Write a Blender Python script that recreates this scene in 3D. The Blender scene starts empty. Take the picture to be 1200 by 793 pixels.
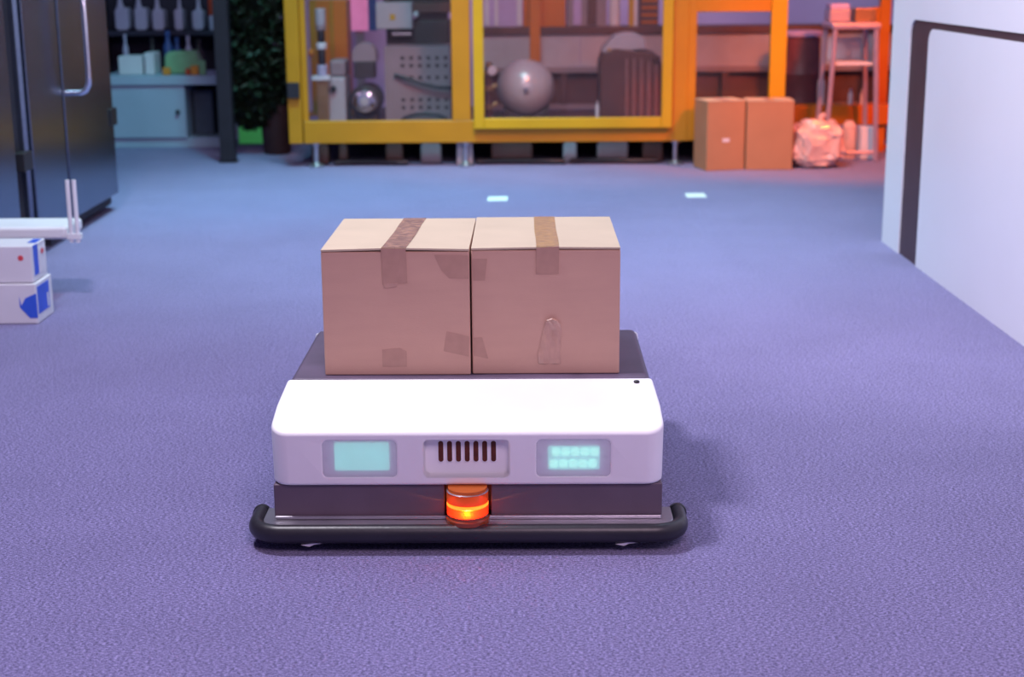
import bpy, bmesh, math, random
from mathutils import Vector, Matrix
random.seed(7)
S = bpy.context.scene
C = S.collection
R = math.radians
PI = math.pi

# ---------------------------------------------------------------- camera
CAM_H, CAM_PITCH, CAM_ROLL, F_PX = 1.1, 13.9, 0.4, 1760.0
cd = bpy.data.cameras.new('camera')
cam = bpy.data.objects.new('camera', cd)
C.objects.link(cam)
CAM_M = Matrix.Rotation(R(90 - CAM_PITCH), 3, 'X') @ Matrix.Rotation(R(-CAM_ROLL), 3, 'Z')
cam.matrix_world = Matrix.Translation((0, 0, CAM_H)) @ CAM_M.to_4x4()
cd.sensor_width = 36.0
cd.lens = 36.0 * F_PX / 1200.0
cd.clip_start = 0.05
cd.dof.use_dof = True
cd.dof.focus_distance = 2.95
cd.dof.aperture_fstop = 4.0
S.camera = cam

# ---------------------------------------------------------------- world, lights, exposure
w = bpy.data.worlds.new('hall')
S.world = w
w.use_nodes = True
w.node_tree.nodes['Background'].inputs[0].default_value = (0.46, 0.36, 0.95, 1)
w.node_tree.nodes['Background'].inputs[1].default_value = 0.17
S.view_settings.view_transform = 'Standard'
S.view_settings.look = 'None'
S.view_settings.gamma = 1
S.view_settings.use_curve_mapping = False
S.view_settings.exposure = -0.3


def area(name, loc, target, size, energy, col, sy=None):
    l = bpy.data.lights.new(name, 'AREA')
    l.energy = energy
    l.color = col
    l.size = size
    if sy:
        l.shape = 'RECTANGLE'
        l.size_y = sy
    o = bpy.data.objects.new(name, l)
    C.objects.link(o)
    o.location = loc
    o.rotation_euler = (Vector(target) - Vector(loc)).to_track_quat('-Z', 'Y').to_euler()
    return o


def spot(name, loc, target, ang, energy, col, blend=0.8, rad=0.15):
    l = bpy.data.lights.new(name, 'SPOT')
    l.energy = energy
    l.color = col
    l.spot_size = R(ang)
    l.spot_blend = blend
    l.shadow_soft_size = rad
    o = bpy.data.objects.new(name, l)
    C.objects.link(o)
    o.location = loc
    o.rotation_euler = (Vector(target) - Vector(loc)).to_track_quat('-Z', 'Y').to_euler()
    return o


area('ceiling_key_light', (-1.15, 2.95, 3.3), (0.0, 3.0, 0.0), 0.45, 128, (0.93, 0.88, 1.0))
area('ceiling_front_light', (0.7, 0.2, 2.9), (0.1, 3.0, 0.2), 1.2, 72, (1.0, 0.72, 0.90))
area('ceiling_hall_light', (0.0, 5.6, 4.2), (0.0, 6.6, 0.0), 2.2, 140, (0.58, 0.88, 1.0))
spot('teal_tint_spot', (-0.9, 7.0, 4.0), (-1.4, 8.4, 0.0), 66, 380, (0.12, 0.85, 0.90))  # unseen spot, added to tint the back-left floor teal
spot('orange_flare_spot', (2.25, 7.0, 2.0), (1.80, 8.75, 0.25), 60, 430, (1.0, 0.17, 0.015))  # unseen spot, added to imitate the orange flare over the back-right corner
spot('amber_fill_spot', (0.4, 6.3, 3.0), (0.35, 8.9, 0.6), 56, 300, (1.0, 0.25, 0.12))  # added unseen spot that warms the machinery behind the guard
spot('pink_wall_fill', (-0.2, 3.0, 2.9), (1.52, 4.9, 0.55), 64, 330, (0.94, 0.86, 1.0))  # unseen fill added to brighten the booth wall
spot('aisle_floor_fill', (-0.3, 6.7, 4.6), (-0.3, 6.8, 0.0), 64, 1150, (0.52, 0.95, 0.92))  # added overhead fill, no lamp there; brightens the floor before the guard
spot('lilac_wall_fill', (0.9, 9.9, 3.0), (1.0, 11.6, 0.7), 110, 150, (0.85, 0.60, 1.0))  # unseen wash put in to brighten the back wall


# ---------------------------------------------------------------- measuring helpers
def at(u, v, Y):
    """point of the place seen at photograph pixel (u, v) when it stands Y metres away"""
    d = CAM_M @ Vector(((u - 600) / F_PX, -(v - 396.5) / F_PX, -1))
    t = Y / d.y
    return Vector((d.x * t, Y, CAM_H + d.z * t))


# ---------------------------------------------------------------- materials
MATS = {}


def mat(name, col, rough=0.5, metal=0.0, var=0.06, scale=12.0, bump=0.0, bscale=60.0,
        emit=None, estr=0.0, trans=0.0, spec=0.5, coat=0.0, stretch=(1, 1, 1), col2=None):
    if name in MATS:
        return MATS[name]
    m = bpy.data.materials.new(name)
    m.use_nodes = True
    nt = m.node_tree
    b = nt.nodes['Principled BSDF']
    tc = nt.nodes.new('ShaderNodeTexCoord')
    mp = nt.nodes.new('ShaderNodeMapping')
    mp.inputs['Scale'].default_value = stretch
    nt.links.new(tc.outputs['Object'], mp.inputs['Vector'])
    n = nt.nodes.new('ShaderNodeTexNoise')
    n.inputs['Scale'].default_value = scale
    n.inputs['Detail'].default_value = 4
    nt.links.new(mp.outputs[0], n.inputs['Vector'])
    r = nt.nodes.new('ShaderNodeValToRGB')
    c1 = [max(0, c * (1 - var)) for c in col]
    c2 = col2 if col2 else [min(1, c * (1 + var)) for c in col]
    r.color_ramp.elements[0].color = (*c1, 1)
    r.color_ramp.elements[1].color = (*c2, 1)
    r.color_ramp.elements[0].position = 0.3
    r.color_ramp.elements[1].position = 0.7
    nt.links.new(n.outputs['Fac'], r.inputs['Fac'])
    nt.links.new(r.outputs['Color'], b.inputs['Base Color'])
    b.inputs['Roughness'].default_value = rough
    b.inputs['Metallic'].default_value = metal
    b.inputs['Specular IOR Level'].default_value = spec
    b.inputs['Coat Weight'].default_value = coat
    b.inputs['Transmission Weight'].default_value = trans
    if bump:
        n2 = nt.nodes.new('ShaderNodeTexNoise')
        n2.inputs['Scale'].default_value = bscale
        n2.inputs['Detail'].default_value = 3
        nt.links.new(mp.outputs[0], n2.inputs['Vector'])
        bp = nt.nodes.new('ShaderNodeBump')
        bp.inputs['Strength'].default_value = bump
        bp.inputs['Distance'].default_value = 0.003
        nt.links.new(n2.outputs['Fac'], bp.inputs['Height'])
        nt.links.new(bp.outputs[0], b.inputs['Normal'])
    if emit:
        b.inputs['Emission Color'].default_value = (*emit, 1)
        b.inputs['Emission Strength'].default_value = estr
    MATS[name] = m
    return m


def clear(name, tint, gloss=0.08, rough=0.08):
    m = bpy.data.materials.new(name)
    m.use_nodes = True
    nt = m.node_tree
    out = nt.nodes['Material Output']
    nt.nodes.remove(nt.nodes['Principled BSDF'])
    t = nt.nodes.new('ShaderNodeBsdfTransparent')
    t.inputs[0].default_value = (*tint, 1)
    g = nt.nodes.new('ShaderNodeBsdfGlossy')
    g.inputs['Roughness'].default_value = rough
    mx = nt.nodes.new('ShaderNodeMixShader')
    mx.inputs[0].default_value = gloss
    nt.links.new(t.outputs[0], mx.inputs[1])
    nt.links.new(g.outputs[0], mx.inputs[2])
    nt.links.new(mx.outputs[0], out.inputs[0])
    MATS[name] = m
    return m


def carpet_mat():
    m = bpy.data.materials.new('carpet')
    m.use_nodes = True
    nt = m.node_tree
    b = nt.nodes['Principled BSDF']
    tc = nt.nodes.new('ShaderNodeTexCoord')

    def noise(sc, stretch, det=2.0, rough=0.6):
        mp = nt.nodes.new('ShaderNodeMapping')
        mp.inputs['Scale'].default_value = stretch
        nt.links.new(tc.outputs['Object'], mp.inputs['Vector'])
        n = nt.nodes.new('ShaderNodeTexNoise')
        n.inputs['Scale'].default_value = sc
        n.inputs['Detail'].default_value = det
        n.inputs['Roughness'].default_value = rough
        nt.links.new(mp.outputs[0], n.inputs['Vector'])
        return n
    a = noise(150, (1, 2.0, 1), 4.0, 0.9)
    r = nt.nodes.new('ShaderNodeValToRGB')
    e = r.color_ramp.elements
    e[0].position, e[0].color = 0.43, (0.046, 0.040, 0.135, 1)
    e[1].position, e[1].color = 0.58, (0.44, 0.385, 0.76, 1)
    k = e.new(0.5)
    k.color = (0.168, 0.148, 0.355, 1)
    nt.links.new(a.outputs['Fac'], r.inputs['Fac'])
    c = noise(3.0, (1, 1, 1), 4.0)
    r2 = nt.nodes.new('ShaderNodeValToRGB')
    r2.color_ramp.elements[0].position = 0.3
    r2.color_ramp.elements[0].color = (0.86, 0.86, 0.88, 1)
    r2.color_ramp.elements[1].position = 0.7
    r2.color_ramp.elements[1].color = (1, 1, 1, 1)
    nt.links.new(c.outputs['Fac'], r2.inputs['Fac'])
    mx = nt.nodes.new('ShaderNodeMix')
    mx.data_type = 'RGBA'
    mx.blend_type = 'MULTIPLY'
    mx.inputs['Factor'].default_value = 1
    nt.links.new(r.outputs['Color'], mx.inputs['A'])
    nt.links.new(r2.outputs['Color'], mx.inputs['B'])
    nt.links.new(mx.outputs['Result'], b.inputs['Base Color'])
    b.inputs['Roughness'].default_value = 0.95
    b.inputs['Specular IOR Level'].default_value = 0.15
    b.inputs['Sheen Weight'].default_value = 0.25
    h = noise(520, (1, 1.5, 1), 2.0)
    bp = nt.nodes.new('ShaderNodeBump')
    bp.inputs['Strength'].default_value = 1.0
    bp.inputs['Distance'].default_value = 0.003
    nt.links.new(h.outputs['Fac'], bp.inputs['Height'])
    nt.links.new(bp.outputs[0], b.inputs['Normal'])
    MATS['carpet'] = m
    return m


carpet_mat()
mat('white_shell', (0.88, 0.87, 0.90), 0.45, var=0.015)
mat('deck_grey', (0.115, 0.085, 0.140), 0.5, var=0.12, bump=0.15, bscale=250)
mat('chassis_grey', (0.125, 0.090, 0.125), 0.5, var=0.08, bump=0.08, bscale=200)
mat('steel_lip', (0.55, 0.53, 0.58), 0.3, 0.9, var=0.08)
mat('rubber', (0.022, 0.020, 0.028), 0.38, var=0.2, bump=0.1, bscale=90)
mat('black_plastic', (0.012, 0.012, 0.016), 0.45, var=0.2)
mat('slot_dark', (0.10, 0.018, 0.008), 0.7, var=0.3, scale=60)
mat('cardboard', (0.60, 0.365, 0.275), 0.85, var=0.025, scale=7, bump=0.12, bscale=120, stretch=(1, 1, 6))
mat('carton_dark', (0.40, 0.20, 0.105), 0.85, var=0.05, scale=7)  # darker cardboard tone that keeps the back cartons less bright
mat('cardboard_top', (0.53, 0.42, 0.305), 0.85, var=0.05, scale=7, bump=0.12, bscale=120)
mat('tape_brown', (0.495, 0.290, 0.212), 0.35, var=0.06, scale=40, bump=0.1, bscale=70, coat=0.3)
mat('tape_gold', (0.40, 0.235, 0.022), 0.28, var=0.25, scale=60, bump=0.3, bscale=60, coat=0.5)
mat('tape_crumpled', (0.40, 0.22, 0.13), 0.22, var=0.45, scale=70, bump=0.9, bscale=70, coat=0.6)
mat('tape_clear', (0.56, 0.34, 0.25), 0.2, var=0.08, scale=50, bump=0.5, bscale=50, coat=0.7)
mat('led_green', (0.5, 0.9, 0.8), 0.4, emit=(0.40, 1.0, 0.74), estr=1.3)
mat('led_panel', (0.4, 0.8, 0.8), 0.4, var=0.1, scale=25, emit=(0.30, 0.95, 0.70), estr=0.80)
mat('led_tray', (0.45, 0.75, 0.75), 0.5, emit=(0.35, 0.95, 0.78), estr=0.75)
clear('lens', (0.98, 0.98, 1.0), 0.05, 0.2)
_n = MATS['lens'].node_tree
_d = _n.nodes.new('ShaderNodeBsdfDiffuse')
_d.inputs[0].default_value = (0.85, 0.85, 0.92, 1)
_m = _n.nodes.new('ShaderNodeMixShader')
_m.inputs[0].default_value = 0.34
_n.links.new(_n.nodes['Mix Shader'].outputs[0], _m.inputs[1])
_n.links.new(_d.outputs[0], _m.inputs[2])
_n.links.new(_m.outputs[0], _n.nodes['Material Output'].inputs[0])
mat('beacon_orange', (0.60, 0.085, 0.012), 0.2, var=0.1, coat=0.6, emit=(1.0, 0.12, 0.015), estr=0.28)
mat('beacon_band', (1.0, 0.45, 0.05), 0.3, emit=(1.0, 0.20, 0.010), estr=2.2)
clear('beacon_glass', (1.0, 0.45, 0.16), 0.08, 0.25)
_n = MATS['beacon_glass'].node_tree
_d = _n.nodes.new('ShaderNodeBsdfDiffuse')
_d.inputs[0].default_value = (0.80, 0.20, 0.05, 1)
_t = _n.nodes.new('ShaderNodeBsdfTranslucent')
_t.inputs[0].default_value = (0.80, 0.20, 0.04, 1)
_a = _n.nodes.new('ShaderNodeMixShader')
_a.inputs[0].default_value = 0.25
_n.links.new(_d.outputs[0], _a.inputs[1])
_n.links.new(_t.outputs[0], _a.inputs[2])
_m = _n.nodes.new('ShaderNodeMixShader')
_m.inputs[0].default_value = 0.62
_n.links.new(_n.nodes['Mix Shader'].outputs[0], _m.inputs[1])
_n.links.new(_a.outputs[0], _m.inputs[2])
_n.links.new(_m.outputs[0], _n.nodes['Material Output'].inputs[0])
mat('beacon_core', (0.60, 0.20, 0.08), 0.5, emit=(1.0, 0.22, 0.05), estr=0.5)
mat('beacon_dark', (0.30, 0.045, 0.010), 0.25, var=0.1, coat=0.5)
mat('screw_grey', (0.62, 0.60, 0.68), 0.4, 0.5, var=0.05)
mat('brushed_steel', (0.17, 0.21, 0.29), 0.24, 0.95, var=0.06, scale=5, stretch=(1, 1, 12))
mat('chrome', (0.78, 0.78, 0.84), 0.14, 1.0, var=0.03)
mat('dark_gap', (0.016, 0.014, 0.024), 0.6, var=0.2)
mat('yellow_paint', (0.47, 0.20, 0.002), 0.42, var=0.08, scale=4)
mat('yellow_bright', (0.56, 0.325, 0.003), 0.40, var=0.06, scale=4)
mat('orange_paint', (0.62, 0.165, 0.004), 0.45, var=0.08, scale=4)
mat('grey_paint', (0.30, 0.225, 0.25), 0.5, var=0.06)
mat('light_grey_paint', (0.46, 0.42, 0.47), 0.5, var=0.05)
mat('dark_machine', (0.050, 0.034, 0.038), 0.5, var=0.25, scale=8)
mat('rib_brown', (0.26, 0.13, 0.12), 0.45, var=0.1)
mat('brown_machine', (0.12, 0.050, 0.042), 0.5, var=0.2, scale=8)
mat('white_paint', (0.72, 0.70, 0.76), 0.5, var=0.03)
mat('wall_white', (0.80, 0.78, 0.84), 0.35, var=0.02, scale=2)
mat('groove_dark', (0.060, 0.030, 0.038), 0.5, var=0.1)
mat('hall_wall', (0.62, 0.48, 0.68), 0.8, var=0.06, scale=1.5)
mat('counter_white', (0.35, 0.44, 0.56), 0.6, var=0.05, scale=5)
mat('niche_dark', (0.055, 0.07, 0.11), 0.7, var=0.15)
mat('shelf_back', (0.030, 0.026, 0.055), 0.8, var=0.2)
mat('post_black', (0.012, 0.010, 0.018), 0.55, var=0.2)
mat('leaf', (0.010, 0.019, 0.006), 0.6, var=0.5, scale=25)
mat('leaf_pale', (0.34, 0.36, 0.30), 0.6, var=0.2, scale=25)
mat('bark', (0.05, 0.028, 0.018), 0.8, var=0.3, bump=0.5, bscale=40)
mat('pot_brown', (0.035, 0.011, 0.011), 0.6, var=0.2)
mat('green_panel', (0.16, 0.62, 0.22), 0.6, var=0.05, emit=(0.12, 0.75, 0.20), estr=0.22)
mat('green_bag', (0.20, 0.40, 0.22), 0.7, var=0.1)
mat('carton_white', (0.66, 0.64, 0.70), 0.6, var=0.03)
mat('carton_blue', (0.030, 0.10, 0.62), 0.5, var=0.1)
mat('mark_red', (0.60, 0.06, 0.08), 0.5, var=0.1)
mat('red_plastic', (0.50, 0.06, 0.02), 0.5, var=0.1)
mat('blue_plastic', (0.03, 0.09, 0.30), 0.4, var=0.1)
mat('jug_white', (0.46, 0.42, 0.60), 0.5, var=0.06)
mat('orange_small', (0.62, 0.24, 0.03), 0.5, var=0.1)
mat('bag_plastic', (0.74, 0.48, 0.42), 0.22, var=0.12, scale=20, coat=0.5)
mat('lilac_panel', (0.52, 0.40, 0.68), 0.6, var=0.06)
mat('pink_glow_panel', (0.6, 0.3, 0.5), 0.5, var=0.25, scale=9, emit=(0.95, 0.22, 0.50), estr=0.55)  # pink light on the back wall, put into emission
mat('drum_red', (0.20, 0.06, 0.07), 0.45, var=0.15)
mat('stool_metal', (0.52, 0.40, 0.50), 0.35, 0.4, var=0.06)
mat('tank_grey', (0.60, 0.54, 0.58), 0.26, 0.15, var=0.04, coat=0.4)
mat('brass', (0.50, 0.30, 0.15), 0.35, 0.8, var=0.1)
mat('floor_tape', (0.75, 0.78, 0.82), 0.6, var=0.04)
clear('guard_pane', (0.95, 0.93, 0.94), 0.035, 0.25)


# ---------------------------------------------------------------- mesh helpers
def tag(o, label, cat, group=None, kind=None):
    o['label'] = label
    o['category'] = cat
    if group:
        o['group'] = group
    if kind:
        o['kind'] = kind
    return o


def obj(name, bm, m, parent=None, smooth=False, bevel=0.0, seg=2, ang=35):
    bmesh.ops.recalc_face_normals(bm, faces=bm.faces[:])
    me = bpy.data.meshes.new(name)
    bm.to_mesh(me)
    bm.free()
    me.materials.append(MATS[m])
    for p in me.polygons:
        p.use_smooth = smooth or bevel > 0
    o = bpy.data.objects.new(name, me)
    C.objects.link(o)
    if parent:
        o.parent = parent
    if bevel > 0:
        b = o.modifiers.new('bevel', 'BEVEL')
        b.width = bevel
        b.segments = seg
        b.limit_method = 'ANGLE'
        b.angle_limit = R(30)
        b.harden_normals = True
    elif smooth:
        me.set_sharp_from_angle(angle=R(ang))
    return o


def thing(name, label, cat, loc=(0, 0, 0), rz=0.0, group=None):
    o = bpy.data.objects.new(name, None)
    o.empty_display_size = 0.05
    C.objects.link(o)
    o.location = loc
    o.rotation_euler = (0, 0, rz)
    return tag(o, label, cat, group)


def box(bm, x0, x1, y0, y1, z0, z1):
    vs = [bm.verts.new(p) for p in ((x0, y0, z0), (x1, y0, z0), (x1, y1, z0), (x0, y1, z0),
                                    (x0, y0, z1), (x1, y0, z1), (x1, y1, z1), (x0, y1, z1))]
    for f in ((3, 2, 1, 0), (4, 5, 6, 7), (0, 1, 5, 4), (1, 2, 6, 5), (2, 3, 7, 6), (3, 0, 4, 7)):
        bm.faces.new([vs[i] for i in f])
    return vs


def bx(*a):
    bm = bmesh.new()
    box(bm, *a)
    return bm


def prism(pts, n, bm=None):
    """pts: closed outline of 3D points, swept by vector n"""
    bm = bm or bmesh.new()
    n = Vector(n)
    a = [bm.verts.new(p) for p in pts]
    b = [bm.verts.new(Vector(p) + n) for p in pts]
    k = len(a)
    bm.faces.new(a)
    bm.faces.new(b[::-1])
    for i in range(k):
        bm.faces.new((a[i], b[i], b[(i + 1) % k], a[(i + 1) % k]))
    return bm


def rrect(cx, cz, w, h, r, n=5):
    out = []
    for q, (sx, sz) in enumerate(((1, 1), (-1, 1), (-1, -1), (1, -1))):
        for i in range(n + 1):
            t = PI / 2 * (q + i / n)
            out.append((cx + sx * (w / 2 - r) + r * math.cos(t), cz + sz * (h / 2 - r) + r * math.sin(t)))
    return out


def lathe(prof, loc=(0, 0, 0), axis='Z', n=28, bm=None):
    """prof: (radius, height) pairs from bottom to top, turned round an axis"""
    bm = bm or bmesh.new()
    M = {'Z': Matrix.Identity(3), 'Y': Matrix.Rotation(R(90), 3, 'X'), 'X': Matrix.Rotation(R(90), 3, 'Y')}[axis]
    L = Vector(loc)
    rings = []
    for r, h in prof:
        if r < 1e-6:
            rings.append([bm.verts.new(L + M @ Vector((0, 0, h)))])
        else:
            rings.append([bm.verts.new(L + M @ Vector((r * math.cos(2 * PI * i / n), r * math.sin(2 * PI * i / n), h)))
                          for i in range(n)])
    for a, b in zip(rings[:-1], rings[1:]):
        for i in range(n):
            j = (i + 1) % n
            if len(a) == 1 and len(b) == 1:
                continue
            if len(a) == 1:
                bm.faces.new((a[0], b[j], b[i]))
            elif len(b) == 1:
                bm.faces.new((a[i], a[j], b[0]))
            else:
                bm.faces.new((a[i], a[j], b[j], b[i]))
    if len(rings[0]) > 1:
        bm.faces.new(rings[0][::-1])
    if len(rings[-1]) > 1:
        bm.faces.new(rings[-1])
    return bm


def tube(pts, r, n=10, bm=None, rz=None):
    """round bar along a polyline (parallel-transported rings)"""
    bm = bm or bmesh.new()
    P = [Vector(p) for p in pts]
    rings = []
    up = None
    for i, p in enumerate(P):
        t = ((P[min(i + 1, len(P) - 1)] - P[max(i - 1, 0)])).normalized()
        if up is None:
            up = Vector((0, 0, 1)) if abs(t.z) < 0.9 else Vector((1, 0, 0))
        a = (up - t * up.dot(t)).normalized()
        b = t.cross(a)
        up = a
        r2 = rz if rz else r
        rings.append([bm.verts.new(p + a * (r2 * math.cos(2 * PI * k / n)) + b * (r * math.sin(2 * PI * k / n)))
                      for k in range(n)])
    for q, s in zip(rings[:-1], rings[1:]):
        for k in range(n):
            bm.faces.new((q[k], q[(k + 1) % n], s[(k + 1) % n], s[k]))
    bm.faces.new(rings[0][::-1])
    bm.faces.new(rings[-1])
    return bm


def arc(cx, cy, r, a0, a1, n=8):
    return [(cx + r * math.cos(R(a0 + (a1 - a0) * i / n)), cy + r * math.sin(R(a0 + (a1 - a0) * i / n))) for i in range(n + 1)]


def cut(o, cutters):
    """subtract closed bmeshes from o and keep the resulting mesh"""
    for k, bm in enumerate(cutters):
        bmesh.ops.recalc_face_normals(bm, faces=bm.faces[:])
        me = bpy.data.meshes.new('cut')
        bm.to_mesh(me)
        bm.free()
        t = bpy.data.objects.new('cut', me)
        C.objects.link(t)
        t.parent = o.parent
        md = o.modifiers.new('cut%d' % k, 'BOOLEAN')
        md.operation = 'DIFFERENCE'
        md.solver = 'EXACT'
        md.object = t
    bpy.context.view_layer.update()
    dg = bpy.context.evaluated_depsgraph_get()
    new = bpy.data.meshes.new_from_object(o.evaluated_get(dg))
    ts = [m.object for m in o.modifiers if m.type == 'BOOLEAN']
    o.modifiers.clear()
    o.data = new
    for t in ts:
        bpy.data.objects.remove(t)
    for p in new.polygons:
        p.use_smooth = True
    new.set_sharp_from_angle(angle=R(50))
    wn = o.modifiers.new('weighted', 'WEIGHTED_NORMAL')
    wn.weight = 100
    wn.keep_sharp = True


def face_box(u0, v0, u1, v1, Y, depth):
    """extent of a block whose front face shows between two pixels at distance Y"""
    a = at(u0, v0, Y)
    b = at(u1, v1, Y)
    return (a.x, b.x, Y, Y + depth, b.z, a.z)


# ================================================================ STRUCTURE
o = obj('floor', bx(-6, 5, -1.5, 11.6, -0.05, 0), 'carpet')
tag(o, 'purple-grey heathered carpet covering the hall floor', 'floor', kind='structure')
o = obj('wall_back', bx(-6, 5, 11.6, 11.75, 0, 3.2), 'hall_wall')
tag(o, 'plain lilac hall wall behind the machinery', 'wall', kind='structure')

WX = 1.514
wr = obj('wall_right', bx(WX + 0.005, WX + 0.22, 1.2, 6.045, 0, 2.4), 'groove_dark')
tag(wr, 'white booth wall with a dark inlaid groove', 'wall', kind='structure')
# outer surround (end post and band above the groove) and the large infill panel with a rounded upper corner
G0, G1, GZ0, GZ1, RC = 5.53, 5.79, 0.872, 0.898, 0.05
out = [(6.055, 0), (6.055, 2.4), (1.2, 2.4), (1.2, GZ1)]
out += [(y, z) for y, z in arc(G1 - RC - 0.02, GZ1 - RC - 0.02, RC + 0.02, 90, 0)]
out += [(G1, 0)]
obj('surround_panel', prism([(WX, y, z) for y, z in out], (0.005, 0, 0)), 'wall_white', wr)
inn = [(1.2, 0), (1.2, GZ0)] + [(y, z) for y, z in arc(G0 - RC, GZ0 - RC, RC, 90, 0)] + [(G0, 0)]
obj('infill_panel', prism([(WX, y, z) for y, z in inn], (0.005, 0, 0)), 'wall_white', wr)

# ================================================================ DELIVERY ROBOT
RX, RY, RRZ = -0.0885, 2.76, R(-0.6)
rb = thing('delivery_robot', 'low white and dark grey warehouse robot carrying two cardboard boxes', 'robot', (RX, RY, 0), RRZ)
HW = 0.383
L_BODY = 0.79


def cover(name, y0, sgn, top=.289):
    bm = bmesh.new()
    prof = [(0, .124, HW - .003), (0, .231, HW), (.090, .2625 if top > .288 else .258, HW - .0035), (.187, top, HW - .012), (.187, .262, HW - .010), (.187, .124, HW - .004)]
    A = [bm.verts.new((-w_, y0 + sgn * y, z)) for y, z, w_ in prof]
    B = [bm.verts.new((w_, y0 + sgn * y, z)) for y, z, w_ in prof]
    k = len(prof)
    bm.faces.new(A)
    bm.faces.new(B[::-1])
    es = []
    for i in range(k):
        bm.faces.new((A[i], B[i], B[(i + 1) % k], A[(i + 1) % k]))
    bm.edges.ensure_lookup_table()
    for e in bm.edges:
        a, b = e.verts
        if abs(a.co.y - y0) < 1e-5 and abs(b.co.y - y0) < 1e-5 and abs(a.co.x - b.co.x) < 0.01 and abs(a.co.z - b.co.z) > .05:
            es.append(e)
    bmesh.ops.bevel(bm, geom=es, offset=0.036, segments=6, affect='EDGES', profile=0.5)
    return obj(name, bm, 'white_shell', rb, bevel=0.007, seg=3)


cv = cover('front_cover', 0.0, 1)


def pocket(cx, cz, w_, h_, r, d, back=0.78):
    """tapered pocket cutter entering from the front"""
    bm = bmesh.new()
    a = [bm.verts.new((x, -0.02, z)) for x, z in rrect(cx, cz, w_ * 1.03, h_ * 1.03, r)]
    b = [bm.verts.new((x, d, z)) for x, z in rrect(cx, cz, w_ * 0.95, h_ * 0.90, r * 0.8)]
    k = len(a)
    bm.faces.new(a)
    bm.faces.new(b[::-1])
    for i in range(k):
        bm.faces.new((a[i], b[i], b[(i + 1) % k], a[(i + 1) % k]))
    return bm


LZ = 0.1785
cut(cv, [pocket(-.208, LZ, .152, .084, .012, .010), pocket(.2055, LZ, .152, .084, .012, .010),
         pocket(-.001, LZ, .170, .080, .013, .022)])
cover('rear_cover', L_BODY, -1, .283)
# deck between the covers
dk = obj('deck', prism([(x, .188, z) for x, z in ((-HW + .014, .262), (-HW + .014, .277), (-HW + .024, .2885), (HW - .024, .2885),
                                                  (HW - .014, .277), (HW - .014, .262))], (0, L_BODY - .376, 0)),
         'deck_grey', rb, bevel=0.004)
obj('side_skirt', bx(-HW + .014, HW - .014, .1875, L_BODY - .1875, .124, .262), 'deck_grey', rb)
# chassis with a notch for the scanner
ch_pts = [(-HW + .003, .02)] + [(HW - .003, .02), (HW - .003, L_BODY - .02), (-HW + .003, L_BODY - .02)]
pts = [(-HW + .004, .010), (-.045, .010), (-.045, .05), (.045, .05), (.045, .010), (HW - .004, .010),
       (HW - .004, L_BODY - .01), (-HW + .004, L_BODY - .01)]
obj('chassis', prism([(x, y, .054) for x, y in pts], (0, 0, .0698)), 'chassis_grey', rb, bevel=0.003)
obj('base_plate', bx(-HW + .01, HW - .01, .02, L_BODY - .02, .034, .0535), 'black_plastic', rb)
# bright metal lip on which the bumper sits
lip = [(-HW - .018, .07)] + [(x, y) for x, y in arc(-HW + .022, .010, .040, 180, 270, 6)]
lip += [(x, y) for x, y in arc(HW - .022, .010, .040, 270, 360, 6)] + [(HW + .018, .07)]
obj('bumper_bracket', prism([(x, y, .0445) for x, y in lip], (0, 0, .0090)), 'steel_lip', rb, bevel=0.002)
obj('skirting_bead', bx(-HW + .006, HW - .006, .001, .0095, .0540, .061), 'steel_lip', rb, bevel=0.002)


def bumper(sgn, y0):
    bw = HW + .033
    p = [(-bw, .075), (-bw, .05)] + arc(-bw + .055, .02, .055, 180, 270, 8) + [(-.1, -.035), (.1, -.035)]
    p += arc(bw - .055, .02, .055, 270, 360, 8) + [(bw, .05), (bw, .075)]
    return obj('bumper', tube([(x, y0 + sgn * y, .0385) for x, y in p], .0155, 14, rz=.0185), 'rubber', rb, smooth=True, ang=60)


bp = bumper(1, 0)
for sx in (-1, 1):
    obj('end_plug', lathe([(.0, -.004), (.016, -.004), (.0185, .0), (.0185, .010), (.015, .014), (0, .014)],
                          (sx * (HW + .033), .084, .0385), 'Y', 16), 'black_plastic', bp, smooth=True)
bumper(-1, L_BODY)
for x in (-.300, .308):
    bm = prism([(x - .022, -.040, .0175), (x - .006, -.040, .0140), (x + .004, -.040, .0185), (x + .020, -.040, .0205),
                (x + .002, -.040, .0213), (x - .010, -.040, .0192)], (0, .030, 0))
    obj('tie_end', bm, 'white_paint', bp)
# wheels
for sx in (-1, 1):
    obj('drive_wheel', lathe([(0, -.02), (.045, -.02), (.055, -.012), (.055, .012), (.045, .02), (0, .02)],
                             (sx * .30, L_BODY / 2, .055), 'X', 28), 'rubber', rb, smooth=True)
    for y in (.12, L_BODY - .12):
        obj('caster', lathe([(0, -.012), (.020, -.012), (.025, -.006), (.025, .006), (.020, .012), (0, .012)],
                            (sx * .27, y, .025), 'X', 20), 'rubber', rb, smooth=True)
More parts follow.
